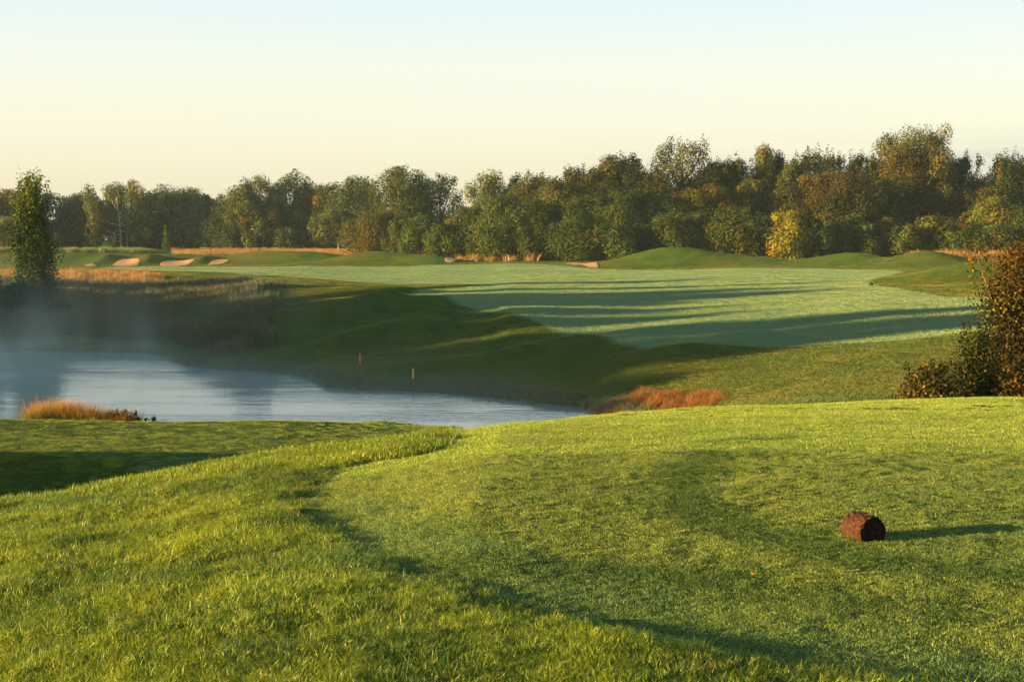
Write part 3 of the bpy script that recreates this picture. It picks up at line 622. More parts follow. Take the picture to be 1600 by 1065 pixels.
# trees standing left of the view that throw the long shadows
off = [(-77, 30, 8), (-74, 35, 8.5), (-76, 39, 9), (-73, 43, 10), (-76, 47, 15.5), (-74, 51, 17.5), (-78, 55, 17.5), (-74, 58.5, 15), (-75, 64, 14.3), (-73, 69, 14.8), (-76, 74, 16),
       (-74, 79, 18), (-77, 83.5, 18), (-74, 89, 10), (-77, 94, 10), (-101, 89.5, 14.5), (-101, 97, 20), (-88, 61, 15.5), (-87, 66.5, 16), (-89, 72, 16.5), (-87, 77, 19.5), (-88, 81.5, 19.5)]
off = [(a, b, c * .92) for a, b, c in off]
for i, (x, Y, H) in enumerate(off):
    z0 = float(height(x, Y))
    tree('woodland_tree', x, Y, max(z0, 0), H, max(8.5, H * .62), 'shrub', GR, 'broad green tree beyond the left edge of the photo that shades the pond bank', seed=300 + i, ls=.6, group='trees beyond the left edge', trunk_vis=.0, dens=.9, fill=.4)

# ------------------------------------------------------------------ grasses (scattered with geometry nodes)
def tuft(name, n_, rad, hmin, hmax, wid, rng_, lean=.35, segs=2):
    V, F = [], []
    for k in range(n_):
        a = rng_.rand() * 6.283; r = rad * math.sqrt(rng_.rand()); b = np.array([r * math.cos(a), r * math.sin(a), -.01])
        h = hmin + (hmax - hmin) * rng_.rand(); la = rng_.rand() * 6.283; l = lean * h * (.3 + rng_.rand())
        d = np.array([math.cos(la) * l, math.sin(la) * l, 0]); wa = rng_.rand() * 6.283; w = wid * (.7 + .6 * rng_.rand()) * np.array([math.cos(wa), math.sin(wa), 0])
        i0 = len(V)
        V += [b - w / 2, b + w / 2, b + d * .35 + w * .4 + (0, 0, h * .6), b + d * .35 - w * .4 + (0, 0, h * .6), b + d + w * .06 + (0, 0, h), b + d - w * .06 + (0, 0, h)]
        F += [(i0, i0 + 1, i0 + 2, i0 + 3), (i0 + 3, i0 + 2, i0 + 4, i0 + 5)]
    me = bpy.data.meshes.new(name); me.from_pydata([tuple(v) for v in V], [], F); me.update()
    return bpy.data.objects.new(name, me)

def blade_material(name, cols_, trans=.35, tip=None, zr=(0, .06), nscale=1.2, dew=.0):
    n = NT(name); p = n.pos(); oi = n.n('ShaderNodeObjectInfo').outputs['Random']
    big = n.noise(nscale, 4, p)
    c = n.mix(n.rng(big, .38, .62), cols_[0], cols_[1]); c = n.mix(n.rng(oi, .55, 1, 0, .8), c, cols_[2])
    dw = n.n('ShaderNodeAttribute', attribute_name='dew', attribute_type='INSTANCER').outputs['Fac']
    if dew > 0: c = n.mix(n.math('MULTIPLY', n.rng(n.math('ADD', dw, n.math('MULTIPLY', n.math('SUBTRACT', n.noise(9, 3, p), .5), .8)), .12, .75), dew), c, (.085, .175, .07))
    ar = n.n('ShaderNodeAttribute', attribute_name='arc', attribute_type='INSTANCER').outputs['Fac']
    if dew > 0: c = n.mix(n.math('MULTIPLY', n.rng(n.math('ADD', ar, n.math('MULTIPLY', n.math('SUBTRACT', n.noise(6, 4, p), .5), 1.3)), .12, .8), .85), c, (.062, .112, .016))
    sp = n.noise(120, 1, p)
    c = n.mix(n.rng(sp, .35, .7), n.mix(1.0, c, (.65, .65, .65), 'MULTIPLY'), n.mix(1.0, c, (1.35, 1.35, 1.35), 'MULTIPLY'))
    glint = n.rng(n.noise(210, 0, p), .76, .79); c = n.mix(glint, c, (.75, .72, .42))  # small pale specks painted in as glints off wet blades
    if tip:
        tz = n.n('ShaderNodeSeparateXYZ'); n.t.links.new(n.n('ShaderNodeTexCoord').outputs['Object'], tz.inputs[0])
        c = n.mix(n.rng(tz.outputs[2], zr[0], zr[1]), c, tip)
    d = n.pbsdf(c, .5, .35)
    t = n.n('ShaderNodeBsdfTranslucent'); n.put(t.inputs[0], n.mix(1.0, c, (1.3, 1.2, .5), 'MULTIPLY'))
    m = n.n('ShaderNodeMixShader'); m.inputs[0].default_value = trans
    n.t.links.new(d, m.inputs[1]); n.t.links.new(t.outputs[0], m.inputs[2])
    return n.surf(m.outputs[0])

def pline(pts, x, Y):
    d = np.full(x.shape, 99.0)
    for (ax, ay), (bx, by) in zip(pts[:-1], pts[1:]):
        t = np.clip(((x - ax) * (bx - ax) + (Y - ay) * (by - ay)) / ((bx - ax) ** 2 + (by - ay) ** 2), 0, 1)
        d = np.minimum(d, np.hypot(x - ax - t * (bx - ax), Y - ay - t * (by - ay)))
    return d
def dew_shade_f(x, Y):
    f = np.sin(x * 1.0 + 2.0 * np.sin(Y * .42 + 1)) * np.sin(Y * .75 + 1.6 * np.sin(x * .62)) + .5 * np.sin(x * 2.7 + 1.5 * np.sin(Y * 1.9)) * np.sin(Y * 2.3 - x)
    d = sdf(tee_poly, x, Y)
    return np.clip(.5 * np.clip(f, 0, 1) + .75 * np.exp(-((d - .3) / .35) ** 2) * np.clip((11 - Y) / 4, 0, 1), 0, 1)  # edge band paints in the rough's cast shade; blotches are wet grass tone
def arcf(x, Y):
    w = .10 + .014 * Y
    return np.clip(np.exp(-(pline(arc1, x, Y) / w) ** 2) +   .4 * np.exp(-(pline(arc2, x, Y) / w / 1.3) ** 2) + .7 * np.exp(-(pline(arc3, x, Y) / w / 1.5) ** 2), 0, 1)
def scatter(name, pts, tufts, mat, rng_, smin=.8, smax=1.25, xy=None, label=None, tilt=.12, cat='grass', kind='stuff', vz=None, clump=.18):
    N = len(pts); tufts = [bpy.data.objects.new(t_.name, t_.data.copy()) for t_ in tufts]
    me = bpy.data.meshes.new(name); me.vertices.add(N); me.vertices.foreach_set('co', np.asarray(pts, np.float32).ravel())
    o = bpy.data.objects.new(name, me); C.objects.link(o)
    def at(nm, typ, key, arr):
        a = me.attributes.new(nm, typ, 'POINT'); a.data.foreach_set(key, np.asarray(arr, np.float32 if typ != 'INT' else np.int32).ravel())
    rot = np.stack([rng_.normal(size=N) * tilt, rng_.normal(size=N) * tilt, rng_.rand(N) * 6.283], 1)
    PX, PY = pts[:, 0], pts[:, 1]
    fld = np.sin(PX * 2.1 + 1.7 * np.sin(PY * 1.3)) * np.sin(PY * 1.9 + np.sin(PX * 1.1)) + .6 * np.sin(PX * 5.3 + PY * 2.2) * np.sin(PY * 4.1 - PX)
    rot[:, 2] = rng_.rand(N) * 6.283
    smin_ = 1 + clump * fld
    s = (smin + (smax - smin) * rng_.rand(N)) * smin_; s = np.stack([s * (1 if xy is None else xy)] * 2 + [s * (1 if vz is None else vz)], 1)
    at('dew', 'FLOAT', 'value', dew_shade_f(PX, PY)); at('arc', 'FLOAT', 'value', arcf(PX, PY))
    at('rot', 'FLOAT_VECTOR', 'vector', rot); at('scl', 'FLOAT_VECTOR', 'vector', s); at('pick', 'INT', 'value', rng_.randint(0, len(tufts), N))
    g = bpy.data.node_groups.new(name + '_nodes', 'GeometryNodeTree')
    g.interface.new_socket('Geometry', in_out='INPUT', socket_type='NodeSocketGeometry'); g.interface.new_socket('Geometry', in_out='OUTPUT', socket_type='NodeSocketGeometry')
    gi = g.nodes.new('NodeGroupInput'); go = g.nodes.new('NodeGroupOutput'); jn = g.nodes.new('GeometryNodeJoinGeometry')
    def named(nm, typ):
        x = g.nodes.new('GeometryNodeInputNamedAttribute'); x.data_type = typ; x.inputs[0].default_value = nm; return x.outputs[0]
    ra, sa, pa = named('rot', 'FLOAT_VECTOR'), named('scl', 'FLOAT_VECTOR'), named('pick', 'INT')
    for k, tf in enumerate(tufts):
        oi = g.nodes.new('GeometryNodeObjectInfo'); oi.inputs[0].default_value = tf; oi.transform_space = 'ORIGINAL'
        cp = g.nodes.new('FunctionNodeCompare'); cp.data_type = 'INT'; cp.operation = 'EQUAL'
        ip = g.nodes.new('GeometryNodeInstanceOnPoints')
        ints = [q for q in cp.inputs if q.type == 'INT']; g.links.new(pa, ints[0]); ints[1].default_value = k
        g.links.new(gi.outputs[0], ip.inputs['Points']); g.links.new(cp.outputs[0], ip.inputs['Selection']); g.links.new(oi.outputs['Geometry'], ip.inputs['Instance'])
        g.links.new(ra, ip.inputs['Rotation']); g.links.new(sa, ip.inputs['Scale']); g.links.new(ip.outputs[0], jn.inputs[0])
        tf.data.materials.clear(); tf.data.materials.append(mat)
    g.links.new(jn.outputs[0], go.inputs[0])
    md = o.modifiers.new('scatter', 'NODES'); md.node_group = g
    tag(o, label, None, None, kind)
    return o

def pts_in(test, n_, x0, x1, y0, y1, rng_, power=1.0):
    """random points; density falls with distance by sampling Y in log space when power>1"""
    out = []
    while n_ > 0 and len(out) < 1:
        if power == 1.0: Y = y0 + (y1 - y0) * rng_.rand(n_)
        else: Y = np.exp(math.log(y0) + (math.log(y1) - math.log(y0)) * rng_.rand(n_))
        x = x0 + (x1 - x0) * rng_.rand(n_); x = x * Y
        k = test(x, Y); x, Y = x[k], Y[k]; out.append(np.stack([x, Y, height(x, Y)], 1))
    return out[0]

# -- near rough: blades stand 5-8 cm
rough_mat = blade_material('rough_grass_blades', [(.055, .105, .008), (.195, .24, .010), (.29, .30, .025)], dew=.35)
rt = [tuft('rough_tuft', 95, .075, .012, .036, .0025, np.random.RandomState(40 + k), .8) for k in range(4)]
f_t = lambda x, Y: sdf(tee_poly, x, Y); f_l = lambda x, Y: sdf(low_poly, x, Y)
wob_ = lambda x, Y: .05 * np.sin(x * 9) + .04 * np.sin(Y * 7 + x * 3)
rough_test = lambda x, Y: (f_t(x, Y) + wob_(x, Y) < -.03) & (f_l(x, Y) + wob_(x, Y) < -.05) & (height(x, Y) > .15)
# Y log-uniform: density per m2 ~ n/(w*Y^2*ln)
p1 = pts_in(lambda x, Y: rough_test(x, Y) & (rs.rand(len(x)) < .80 + .55 * np.sin(x * 23 + 3 * np.sin(Y * 9)) * np.sin(Y * 19 + 2 * np.sin(x * 11))), 112000, -.70, .66, 4.2, 16, rs, 2)
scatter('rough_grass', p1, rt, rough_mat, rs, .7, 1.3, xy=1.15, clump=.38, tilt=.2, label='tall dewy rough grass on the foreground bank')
rt2 = [tuft('rough_tuft', 80, .14, .016, .042, .0055, np.random.RandomState(50 + k), .5) for k in range(3)]
p2 = pts_in(rough_test, 72000, -.72, .72, 12, 36, rs, 2)
scatter('rough_grass', p2, rt2, rough_mat, rs, .8, 1.3, label='rough grass on the banks round the lower lawn')
# -- tee: blades of 1-2 cm
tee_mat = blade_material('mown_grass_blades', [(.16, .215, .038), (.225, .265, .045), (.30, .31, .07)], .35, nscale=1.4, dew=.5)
tt_ = [tuft('mown_tuft', 300, .085, .005, .011, .0017, np.random.RandomState(60 + k), .7) for k in range(4)]
tee_test = lambda x, Y: f_t(x, Y) > 0
p3 = pts_in(tee_test, 68000, -.25, .80, 4.0, 16, rs, 2)
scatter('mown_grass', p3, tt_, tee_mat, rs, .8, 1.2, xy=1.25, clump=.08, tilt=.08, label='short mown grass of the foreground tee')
tt2 = [tuft('mown_tuft', 190, .16, .006, .015, .0042, np.random.RandomState(70 + k), .7) for k in range(3)]
p4 = pts_in(lambda x, Y: (f_t(x, Y) > 0) | (f_l(x, Y) > 0), 76000, -.72, .80, 11, 33, rs, 2)
low_mat = blade_material('lawn_blades', [(.23, .30, .04), (.30, .345, .05), (.34, .38, .07)], .35, nscale=.8)
scatter('mown_grass', p4, tt2, low_mat, rs, .8, 1.3, clump=.03, tilt=.03, label='short mown grass of the lower lawn and the far end of the tee')
# -- mid distance turf: low blades that catch the flat sun
fmat = blade_material('fairway_blades', [(.165, .235, .105), (.22, .265, .09), (.26, .28, .09)], .08, nscale=.12)
ft = [tuft('fairway_tuft', 40, .55, .012, .026, .03, np.random.RandomState(200 + k), .5) for k in range(3)]
pf = pts_in(lambda x, Y: (f_t(x, Y) < 0) & (sdf(fair_poly, x, Y) > 0), 100000, -.42, .55, 66, 204, rs, 2)
scatter('fairway_grass', pf, ft, fmat, rs, .8, 1.2, clump=.05, tilt=.03, label='short dewy grass of the pale fairway')
rmat = blade_material('bank_turf_blades', [(.055, .100, .010), (.180, .145, .010), (.13, .13, .014)], .12, nscale=.16)
rtf = [tuft('bank_turf_tuft', 60, .5, .012, .032, .018, np.random.RandomState(210 + k), .5) for k in range(3)]
pr = pts_in(lambda x, Y: (sdf(fair_poly, x, Y) < -.1) & (sdf(native_poly, x, Y) < 0) & (sdf(mud_poly, x, Y) < 0) & (sdf(gold_poly, x, Y) < 1.5 * np.sin(x * .5)) & (height(x, Y) > .10), 130000, -.55, .60, 46, 236, rs, 2)
scatter('rough_grass', pr, rtf, rmat, rs, .7, 1.2, clump=.15, tilt=.05, label='longer rough grass on the far banks and mounds round the fairway')
# -- native grasses on the left bank
nat_mat = blade_material('bank_grass_blades', [(.065, .085, .025), (.12, .075, .035), (.13, .13, .04)], .2, nscale=.25)
nt_ = [tuft('tall_tuft', 60, .35, .3, .85, .03, np.random.RandomState(80 + k), .35) for k in range(3)]
n_sd = lambda x, Y: sdf(native_poly, x, Y)
p5 = pts_in(lambda x, Y: (n_sd(x, Y) + 1.5 * np.sin(x * .6) * np.sin(Y * .5) > 0) & (Y < 124), 26000, -.42, -.16, 84, 126, rs)
scatter('bank_grass', p5, nt_, nat_mat, rs, .5, 1.3, label='brownish unmown grass and weeds covering the left pond bank')
gold_mat = blade_material('golden_grass_blades', [(.34, .15, .045), (.40, .20, .06), (.20, .15, .05)], .35, nscale=.3)
gt_ = [tuft('tall_tuft', 46, .45, .2, .62, .035, np.random.RandomState(90 + k), .35) for k in range(3)]
p6 = pts_in(lambda x, Y: (n_sd(x, Y) > 0) & (x > wx(-60, Y)) & (x < wx(250, Y)), 9000, -.42, -.24, 119, 139, rs)
scatter('golden_grass', p6, gt_, gold_mat, rs, .4, 1.2, clump=.35, label='strip of orange dry grass on top of the left pond bank')
g_sd = lambda x, Y: sdf(gold_poly, x, Y)
p7 = pts_in(lambda x, Y: (g_sd(x, Y) > 0) & (x > wx(270, Y)) & (Y < 290) & (np.sin(x * .35 + 2 * np.sin(Y * .13)) * np.sin(Y * .3) > -.55), 6500, -.24, -.02, 218, 290, rs)
scatter('golden_grass', p7, gt_, gold_mat, rs, .3, .75, clump=.35, label='golden dry field at the foot of the olive cottonwoods')
weed_mat = blade_material('weed_blades', [(.10, .14, .025), (.16, .18, .04), (.08, .11, .02)], .3, nscale=.3)
p8 = pts_in(lambda x, Y: (g_sd(x, Y) > 0) & (x < wx(235, Y)), 4000, -.40, -.24, 250, 262, rs)
scatter('weeds', p8, gt_, weed_mat, rs, .5, 1.4, clump=.35, label='pale yellow green weeds under the far left wood')
p9 = np.vstack([pts_in(lambda x, Y: Y > 0, 35, -.038, .016, 199, 205, rs), pts_in(lambda x, Y: Y > 0, 1500, .28, .44, 188, 196, rs)])
scatter('golden_grass', p9, gt_, gold_mat, rs, .6, 1.9, clump=.35, label='orange grass fringe along the foot of the dense wood')
# bank clump (330-400, 510-550) and the shore fringe
cb = hx(366, 545, 50)
p10 = pts_in(lambda x, Y: ((x - cb[0]) / 1.5)**2 + ((Y - cb[1]) / 1.5)**2 < 1, 1500, -.26, -.14, 76, 92, rs)
scatter('bank_grass', p10, [tuft('tall_tuft', 50, .3, .25, .65, .03, np.random.RandomState(95), .4)], blade_material('straw_blades', [(.14, .10, .045), (.16, .12, .05), (.10, .08, .04)], .2), rs, .7, 1.3, label='straw coloured grass clump on the far pond shore')
def shore_pts(n_):
    x = -.24 + .36 * rs.rand(n_); Y = 56 + 42 * rs.rand(n_); x = x * Y; z = height(x, Y)
    k = (z > .02) & (z < .26); return np.stack([x[k], Y[k], z[k]], 1)
p11 = shore_pts(60000)[:4500]
scatter('shore_grass', p11, [tuft('shore_tuft', 40, .2, .08, .3, .02, np.random.RandomState(96), .8)], blade_material('shore_blades', [(.065, .10, .03), (.10, .08, .035), (.10, .14, .06)], .2, nscale=.5), rs, .6, 1.3, label='ragged grass along the far edge of the pond')
# red-brown grass on the sunlit shore corner
m_sd = lambda x, Y: sdf(mud_poly, x, Y)
p12 = pts_in(lambda x, Y: m_sd(x, Y) > -.15, 2400, .04, .17, 54, 64, rs)
scatter('shore_grass', p12, [tuft('shore_tuft', 40, .16, .06, .34, .014, np.random.RandomState(97), .8)], blade_material('rust_blades', [(.26, .075, .014), (.34, .13, .02), (.12, .12, .02)], .35, nscale=.7), rs, .3, 1.1, clump=.45, label='rust orange grass on the sunlit clay shore at the pond tip')
# reeds behind the lower lawn
reed_mat = blade_material('reed_blades', [(.05, .06, .015), (.08, .06, .02), (.12, .09, .02)], .45, nscale=1.0, tip=(.52, .25, .05), zr=(.42, .72))
reed = [tuft('reed_tuft', 60, .20, .30, .80, .007, np.random.RandomState(98 + k), .35) for k in range(2)]
def ell(cx, cy, a, b): return lambda x, Y: ((x - cx) / a)**2 + ((Y - cy) / b)**2 < 1
rp = []
for px, w_, n_ in ((45, .35, 40), (85, .6, 140), (120, .7, 260), (150, .6, 300), (175, .4, 160)):
    cx = wx(px, 33.2); q = rs.normal(size=(n_, 2)) * [w_ * .5, .5]; X_, Y_ = cx + q[:, 0], 33.4 + np.abs(q[:, 1]); rp.append(np.stack([X_, Y_, height(X_, Y_)], 1))
rp = np.vstack(rp); 
scatter('reeds', rp, reed, reed_mat, rs, .7, 1.2, vz=1.0, clump=.12, label='glowing orange reeds behind the back edge of the lower lawn')
for px, h_, w_, lab in ((192, 1.0, .9, 'dark weedy shrub at the right end of the orange reeds'), (228, .55, .9, 'tiny dark weed tuft right of the orange reeds at the water')):
    x = wx(px, 33.5); z0 = float(height(x, 33.5)); top = 7.5 - 33.5 * slope(657)
    tree('weed_shrub', x, 33.5, z0, max(.3, top - z0 + h_ * .42), w_, 'shrub', (.045, .06, .022), lab, cat='shrub', ls=.05, lobe=.26, dens=.10, trunk_vis=0., nl=40, seed=77 + px, spikes=8)

# ------------------------------------------------------------------ sand bunkers and sandy paths, laid on the terrain
def sand_material():
    n = NT('bunker_sand'); p = n.pos(); a = n.noise(3, 4, p)
    return n.surf(n.pbsdf(n.mix(n.rng(a, .35, .65), (.42, .20, .08), (.50, .27, .12)), .95, .05, n.bump(n.noise(25, 3, p), .6, .05)))
SAND = sand_material()
def patch(name, poly, label, cat, lift=.07):
    P0 = np.array(rounded(poly, 2)); x0, y0 = P0.min(0); x1, y1 = P0.max(0)
    nx_, ny_ = 40, 24; gx_, gy_ = np.meshgrid(np.linspace(x0, x1, nx_), np.linspace(y0, y1, ny_))
    s_ = sdf(P0, gx_, gy_)
    V = np.stack([gx_, gy_, height(gx_, gy_) + np.where(s_ > .05, lift, lift * .4)], -1).reshape(-1, 3)
    ii = np.arange(nx_ * ny_).reshape(ny_, nx_); q = np.stack([ii[:-1, :-1], ii[:-1, 1:], ii[1:, 1:], ii[1:, :-1]], -1).reshape(-1, 4)
    q = q[(s_.ravel()[q] > 0).mean(1) > .49]
    used, inv = np.unique(q, return_inverse=True)
    o = link_mesh(name, V[used], inv.reshape(q.shape), SAND, smooth=True); tag(o, label, cat)
    return o
def pp(lst, ymin=100): return [hx(a, b, ymin) for a, b in lst]
patch('sand_bunker', pp([(172, 414), (188, 404), (216, 403), (218, 410), (214, 416), (190, 416)]), 'leftmost large sand bunker with an orange face in the far mounds', 'bunker')
patch('sand_bunker', pp([(248, 414), (256, 405), (305, 404), (298, 410), (285, 416), (255, 416)]), 'middle and widest sand bunker in the far mounds', 'bunker')
patch('sand_bunker', pp([(326, 413), (332, 405), (360, 405), (356, 409), (345, 413), (328, 414)]), 'right hand narrow sand bunker in the far mounds', 'bunker')
patch('sand_bunker', pp([(132, 414), (140, 411.5), (148, 412), (154, 416), (140, 416)]), 'tiny sand bunker left of the larger ones', 'bunker')
patch('sand_path', [(wx(692, 196), 196), (wx(705, 203), 203), (wx(722, 206), 206), (wx(716, 198), 198), (wx(704, 193), 193)], 'small sandy track end left of the orange grass', 'path')
patch('sand_path', [(wx(878, 196), 196), (wx(915, 194), 194), (wx(940, 172), 172), (wx(925, 170), 170), (wx(902, 182), 182)], 'pinkish sandy track curving round the left foot of the tall mound', 'path')

# ------------------------------------------------------------------ half log tee marker
def half_log():
    h = hit(1364, 846); ax = np.array([-.36, .93, 0.]); ax /= np.linalg.norm(ax); side = np.array([ax[1], -ax[0], 0.])
    root = empty('log_marker', (h[0], h[1], height(h[0], h[1]))); tag(root, 'short reddish half log on the tee with its dark cut face to the right', 'tee marker')
    rg = np.random.RandomState(5); Rr = .082; cz = .046; Lg = .18; na, nlx = 72, 30
    V, F = [], []; a0 = -math.asin(cz / Rr)
    ang = np.linspace(a0, math.pi - a0, na)
    for j in range(nlx):
        t = j / (nlx - 1); o_ = ax * (t * Lg); end = min(1, .93 + .07 * min(t, 1 - t) * 12)
        for a in ang:
            r = Rr * (1 + .055 * math.sin(a * 9 + 2 * math.sin(t * 9)) * math.sin(t * 14 + a * 3) + .035 * rg.normal()) * end
            V.append(o_ + side * (r * math.cos(a)) + np.array([0, 0, cz + r * math.sin(a)]))
    for j in range(nlx - 1):
        for i in range(na - 1):
            b = j * na + i; F.append((b, b + na, b + na + 1, b + 1))
    n = NT('log_bark'); p = n.n('ShaderNodeTexCoord').outputs['Object']; vo = n.n('ShaderNodeTexVoronoi'); vo.inputs['Scale'].default_value = 42; n.t.links.new(p, vo.inputs['Vector'])
    q = n.noise(60, 4, p); c = n.mix(n.rng(q, .35, .65), (.009, .004, .003), (.052, .016, .006)); c = n.mix(n.rng(vo.outputs['Distance'], .05, .5), c, (.06, .020, .009)); c = n.mix(n.rng(n.noise(45, 2, p), .62, .68), c, (.10, .06, .04))
    m = n.surf(n.pbsdf(c, .85, .2, n.bump(n.math('ADD', vo.outputs['Distance'], q), 1.0, .012)))
    link_mesh('bark', V, F, m, root, smooth=False)
    for k, (off_, rr) in enumerate(((.004, .965), (Lg - .004, .94))):
        pts = [ax * off_ + side * (Rr * rr * math.cos(a)) + np.array([0, 0, cz + Rr * rr * math.sin(a)]) for a in ang]
        c0 = ax * (off_ + (.012 if k == 0 else -.006)) + np.array([0, 0, cz * .9]); V2 = [c0] + pts
        F2 = [(0, i + 1, i + 2) if k == 0 else (0, i + 2, i + 1) for i in range(len(pts) - 1)] + [(0, len(pts), 1)]
        n = NT('cut_wood'); p = n.n('ShaderNodeTexCoord').outputs['Object']; wv = n.noise(90, 3, p)
        m = n.surf(n.pbsdf(n.mix(n.rng(wv, .4, .6), (.012, .008, .006), (.03, .02, .014)), .95, .05))
        link_mesh('cut_face', V2, F2, m, root)
    return root
half_log()

# ------------------------------------------------------------------ hazard stakes, dark lumps, duck, fallen leaves
def flat_mat(name, col, rough=.6):
    n = NT(name); q = n.noise(40, 3, n.pos()); return n.surf(n.pbsdf(n.mix(q, tuple(c * .8 for c in col), tuple(min(1, c * 1.2) for c in col)), rough, .3))
def stake(px, pyb, h, col, label, ymin=50, w=.09):
    p = hit(px, pyb, ymin); V, F = [], []
    for z, s_ in ((-.1, 1), (h - .03, 1), (h, .55)):
        for dx, dy in ((-1, -1), (1, -1), (1, 1), (-1, 1)): V.append((dx * w / 2 * s_, dy * w / 2 * s_, z))
    for k in range(2):
        for i in range(4): j = (i + 1) % 4; F.append((k * 4 + i, k * 4 + j, k * 4 + 4 + j, k * 4 + 4 + i))
    F.append((8, 9, 10, 11))
    o = link_mesh('hazard_stake', V, F, flat_mat('stake_paint', col), None, loc=(p[0], p[1], p[2])); tag(o, label, 'stake', 'hazard stakes round the pond')
stake(562.5, 567, .50, (.75, .18, .03), 'orange red stake, the left one of the two above the pond shore')
stake(645.5, 591, .52, (.75, .42, .03), 'yellow stake, the right one of the two above the pond shore')
stake(154, 657.5, .12, (.5, .22, .05), 'short dull orange stake before the orange reeds on the lower lawn edge', 28, .04)
def lump(px, py, r, label, ymin, col=(.02, .02, .015), name='dark_lump', cat='lump'):  # stand-ins for small dark dots of unknown identity
    p = hit(px, py, ymin); rg = np.random.RandomState(int(px)); V, F = [], []; na, nb = 14, 9
    for j in range(nb):
        ph = math.pi * j / (nb - 1)
        for i in range(na):
            a = 2 * math.pi * i / na; rr = r * (1 + .08 * math.sin(3 * a + 2 * ph))
            V.append((rr * math.sin(ph) * math.cos(a), rr * math.sin(ph) * math.sin(a), rr * .85 * math.cos(ph) + r * .45))
    for j in range(nb - 1):
        for i in range(na): i2 = (i + 1) % na; F.append((j * na + i, (j + 1) * na + i, (j + 1) * na + i2, j * na + i2))
    o = link_mesh(name, V, F, flat_mat('dark_lump', col, .8), None, smooth=True, loc=(p[0], p[1], p[2])); tag(o, label, cat)
lump(1272, 607, .085, 'dark round object on the sunlit slope left of the right hand bushes', 45)
lump(1361, 446, .17, 'black round object at the corner where the fairway meets the right mound', 80)
lump(205, 397, .25, 'small dark object on the mound above the leftmost large bunker', 200)
def duck():
    p = hit(555, 609, 50); prof = [(-.20, .02, .10), (-.16, .05, .09), (-.08, .10, .08), (.02, .115, .075), (.10, .09, .08), (.15, .05, .10), (.155, .045, .16), (.17, .05, .21), (.21, .035, .22), (.25, .012, .205)]
    V, F = [], []; na = 12
    for x_, r_, z_ in prof:
        for i in range(na): a = 2 * math.pi * i / na; V.append((x_ + .0, r_ * math.cos(a), z_ + r_ * math.sin(a) * .9 - .03))
    for j in range(len(prof) - 1):
        for i in range(na): i2 = (i + 1) % na; F.append((j * na + i, j * na + i2, (j + 1) * na + i2, (j + 1) * na + i))
    o = link_mesh('duck', V, F, flat_mat('duck_feathers', (.02, .022, .02)), None, smooth=True, loc=(p[0], p[1], 0)); o.rotation_euler[2] = 2.9
    tag(o, 'small dark duck floating near the far shore of the pond', 'duck')
duck()
LM = leaf_material('fallen_leaf_skin')
for i, (px, py, c, lab) in enumerate([(1112, 653, (.45, .12, .03), 'orange fallen leaf near the crest of the tee below the clay shore'), (585, 731, (.5, .25, .05), 'yellow fallen leaf near the upper left corner of the tee'), (632, 744, (.45, .2, .05), 'small tan fallen leaf right of the tee corner'),
        (1238, 772, (.5, .2, .05), 'tiny orange fallen leaf above the half log'), (1005, 706, (.5, .3, .06), 'tiny gold fallen leaf left of the dark curved band on the tee'), (905, 752, (.45, .16, .04), 'reddish fallen leaf in the middle of the tee'), (1380, 700, (.5, .34, .1), 'pale gold fallen leaf high on the right of the tee'), (760, 735, (.5, .26, .06), 'amber fallen leaf near the top middle of the tee'),
        (1180, 905, (.5, .22, .05), 'orange fallen leaf left below the half log'), (448, 870, (.5, .28, .1), 'pale fallen leaf in the rough left of the tee edge')]):
    p = hit(px, py); rg = np.random.RandomState(500 + i)
    V, F = [], []; s_ = .028 if py > 700 else .05
    prof = [(0, 0), (.25, .3), (.5, .42), (.8, .25), (1, 0)]
    for t, w_ in prof: V += [(s_ * (t - .5), -s_ * w_, .012 + .01 * t), (s_ * (t - .5), 0, .006 + .01 * t), (s_ * (t - .5), s_ * w_, .012 + .014 * t)]
    for k in range(4): b = 3 * k; F += [(b, b + 3, b + 4, b + 1), (b + 1, b + 4, b + 5, b + 2)]
    o = link_mesh('fallen_leaf', V, F, LM, None, loc=(p[0], p[1], p[2] + .012)); o.rotation_euler = (rg.rand() * .5, rg.rand() * .5, rg.rand() * 6)
    add_attr(o, 'leafcol', np.tile(np.array(c), (len(V), 1)), 'FLOAT_COLOR'); tag(o, lab, 'leaf', 'leaves fallen on the grass')

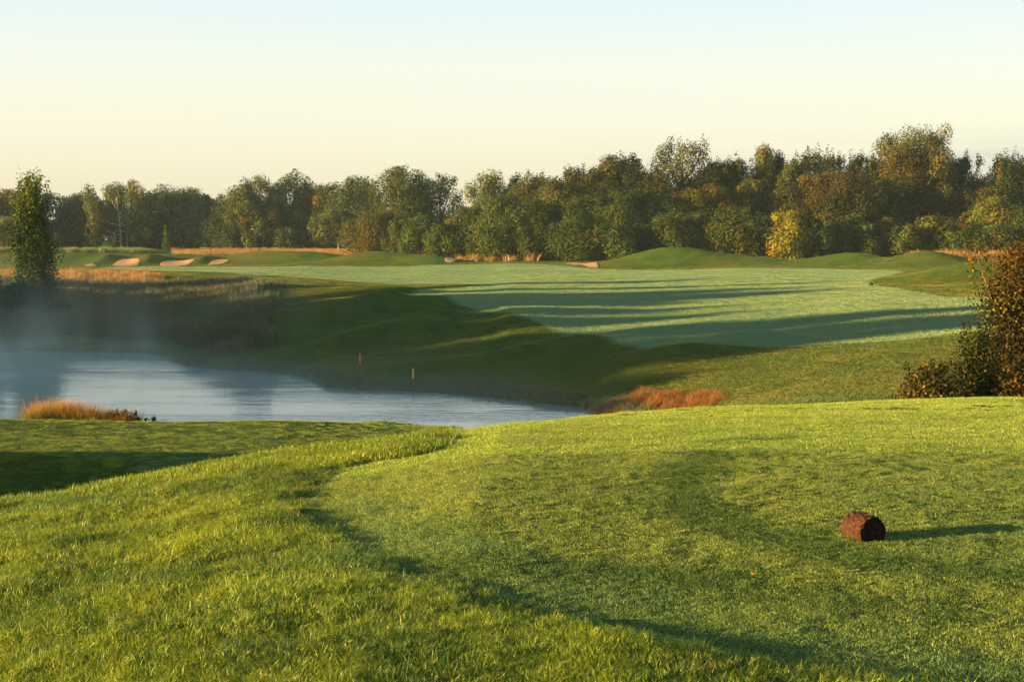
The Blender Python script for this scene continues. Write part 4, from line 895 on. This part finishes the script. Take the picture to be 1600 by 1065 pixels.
# ------------------------------------------------------------------ air: even haze, and mist drifting off the pond
def box(name, a, b, mat):
    V = [(x, y, z) for z in (a[2], b[2]) for y in (a[1], b[1]) for x in (a[0], b[0])]
    F = [(0, 2, 3, 1), (4, 5, 7, 6), (0, 1, 5, 4), (2, 6, 7, 3), (0, 4, 6, 2), (1, 3, 7, 5)]
    return link_mesh(name, V, F, mat)
n = NT('mist_volume'); tcn = n.n('ShaderNodeTexCoord'); g = tcn.outputs['Generated']; sp = n.n('ShaderNodeSeparateXYZ'); n.t.links.new(g, sp.inputs[0])
p = n.pos()
ns = n.noise(1.0, 3, n.mapv(p, (.17, .07, .05), (0, 0, 0)), .6)
fall = n.math('POWER', n.math('SUBTRACT', 1.0, sp.outputs[2], True), 2.8)
lo = n.math('POWER', n.math('SUBTRACT', 1.0, sp.outputs[2], True), 14.0)
gx_ = n.rng(sp.outputs[0], .38, .75, 1, 0); gx1 = n.rng(sp.outputs[0], .8, 1, 1, 0); gx0 = n.rng(sp.outputs[0], 0, .08, 0, 1)
gy_ = n.math('MULTIPLY', n.rng(sp.outputs[1], 0, .2), n.rng(sp.outputs[1], .8, 1, 1, 0))
wisp = n.math('POWER', n.rng(ns, .49, .72), 1.5)
dn = n.math('MULTIPLY', n.math('ADD', n.math('MULTIPLY', wisp, n.math('MULTIPLY', n.math('MULTIPLY', fall, gx_), .12)), n.math('MULTIPLY', lo, .03)), n.math('MULTIPLY', n.math('MULTIPLY', gx0, gx1), gy_))
pv = n.n('ShaderNodeVolumePrincipled'); n.put(pv.inputs['Color'], (1.0, .98, .82)); n.put(pv.inputs['Density'], dn); pv.inputs['Anisotropy'].default_value = .2
n.t.links.new(pv.outputs[0], n.out.inputs['Volume'])
tag(box('pond_mist', (-54, 46, -.05), (6, 112, 8), n.m), 'thin bluish morning mist rising from the left of the pond', None, None, 'stuff')
n = NT('haze_air'); pv = n.n('ShaderNodeVolumePrincipled'); n.put(pv.inputs['Color'], (.70, .86, 1.0)); pv.inputs['Density'].default_value = .00012; pv.inputs['Anisotropy'].default_value = .1
n.t.links.new(pv.outputs[0], n.out.inputs['Volume'])
tag(box('haze', (-320, -20, -2), (320, 340, 30), n.m), 'faint pale morning haze in the air over the whole course', None, None, 'stuff')

print('LEAFQUADS', sum(len(o.data.polygons) for o in C.objects if o.type == 'MESH' and 'leafcol' in o.data.attributes))
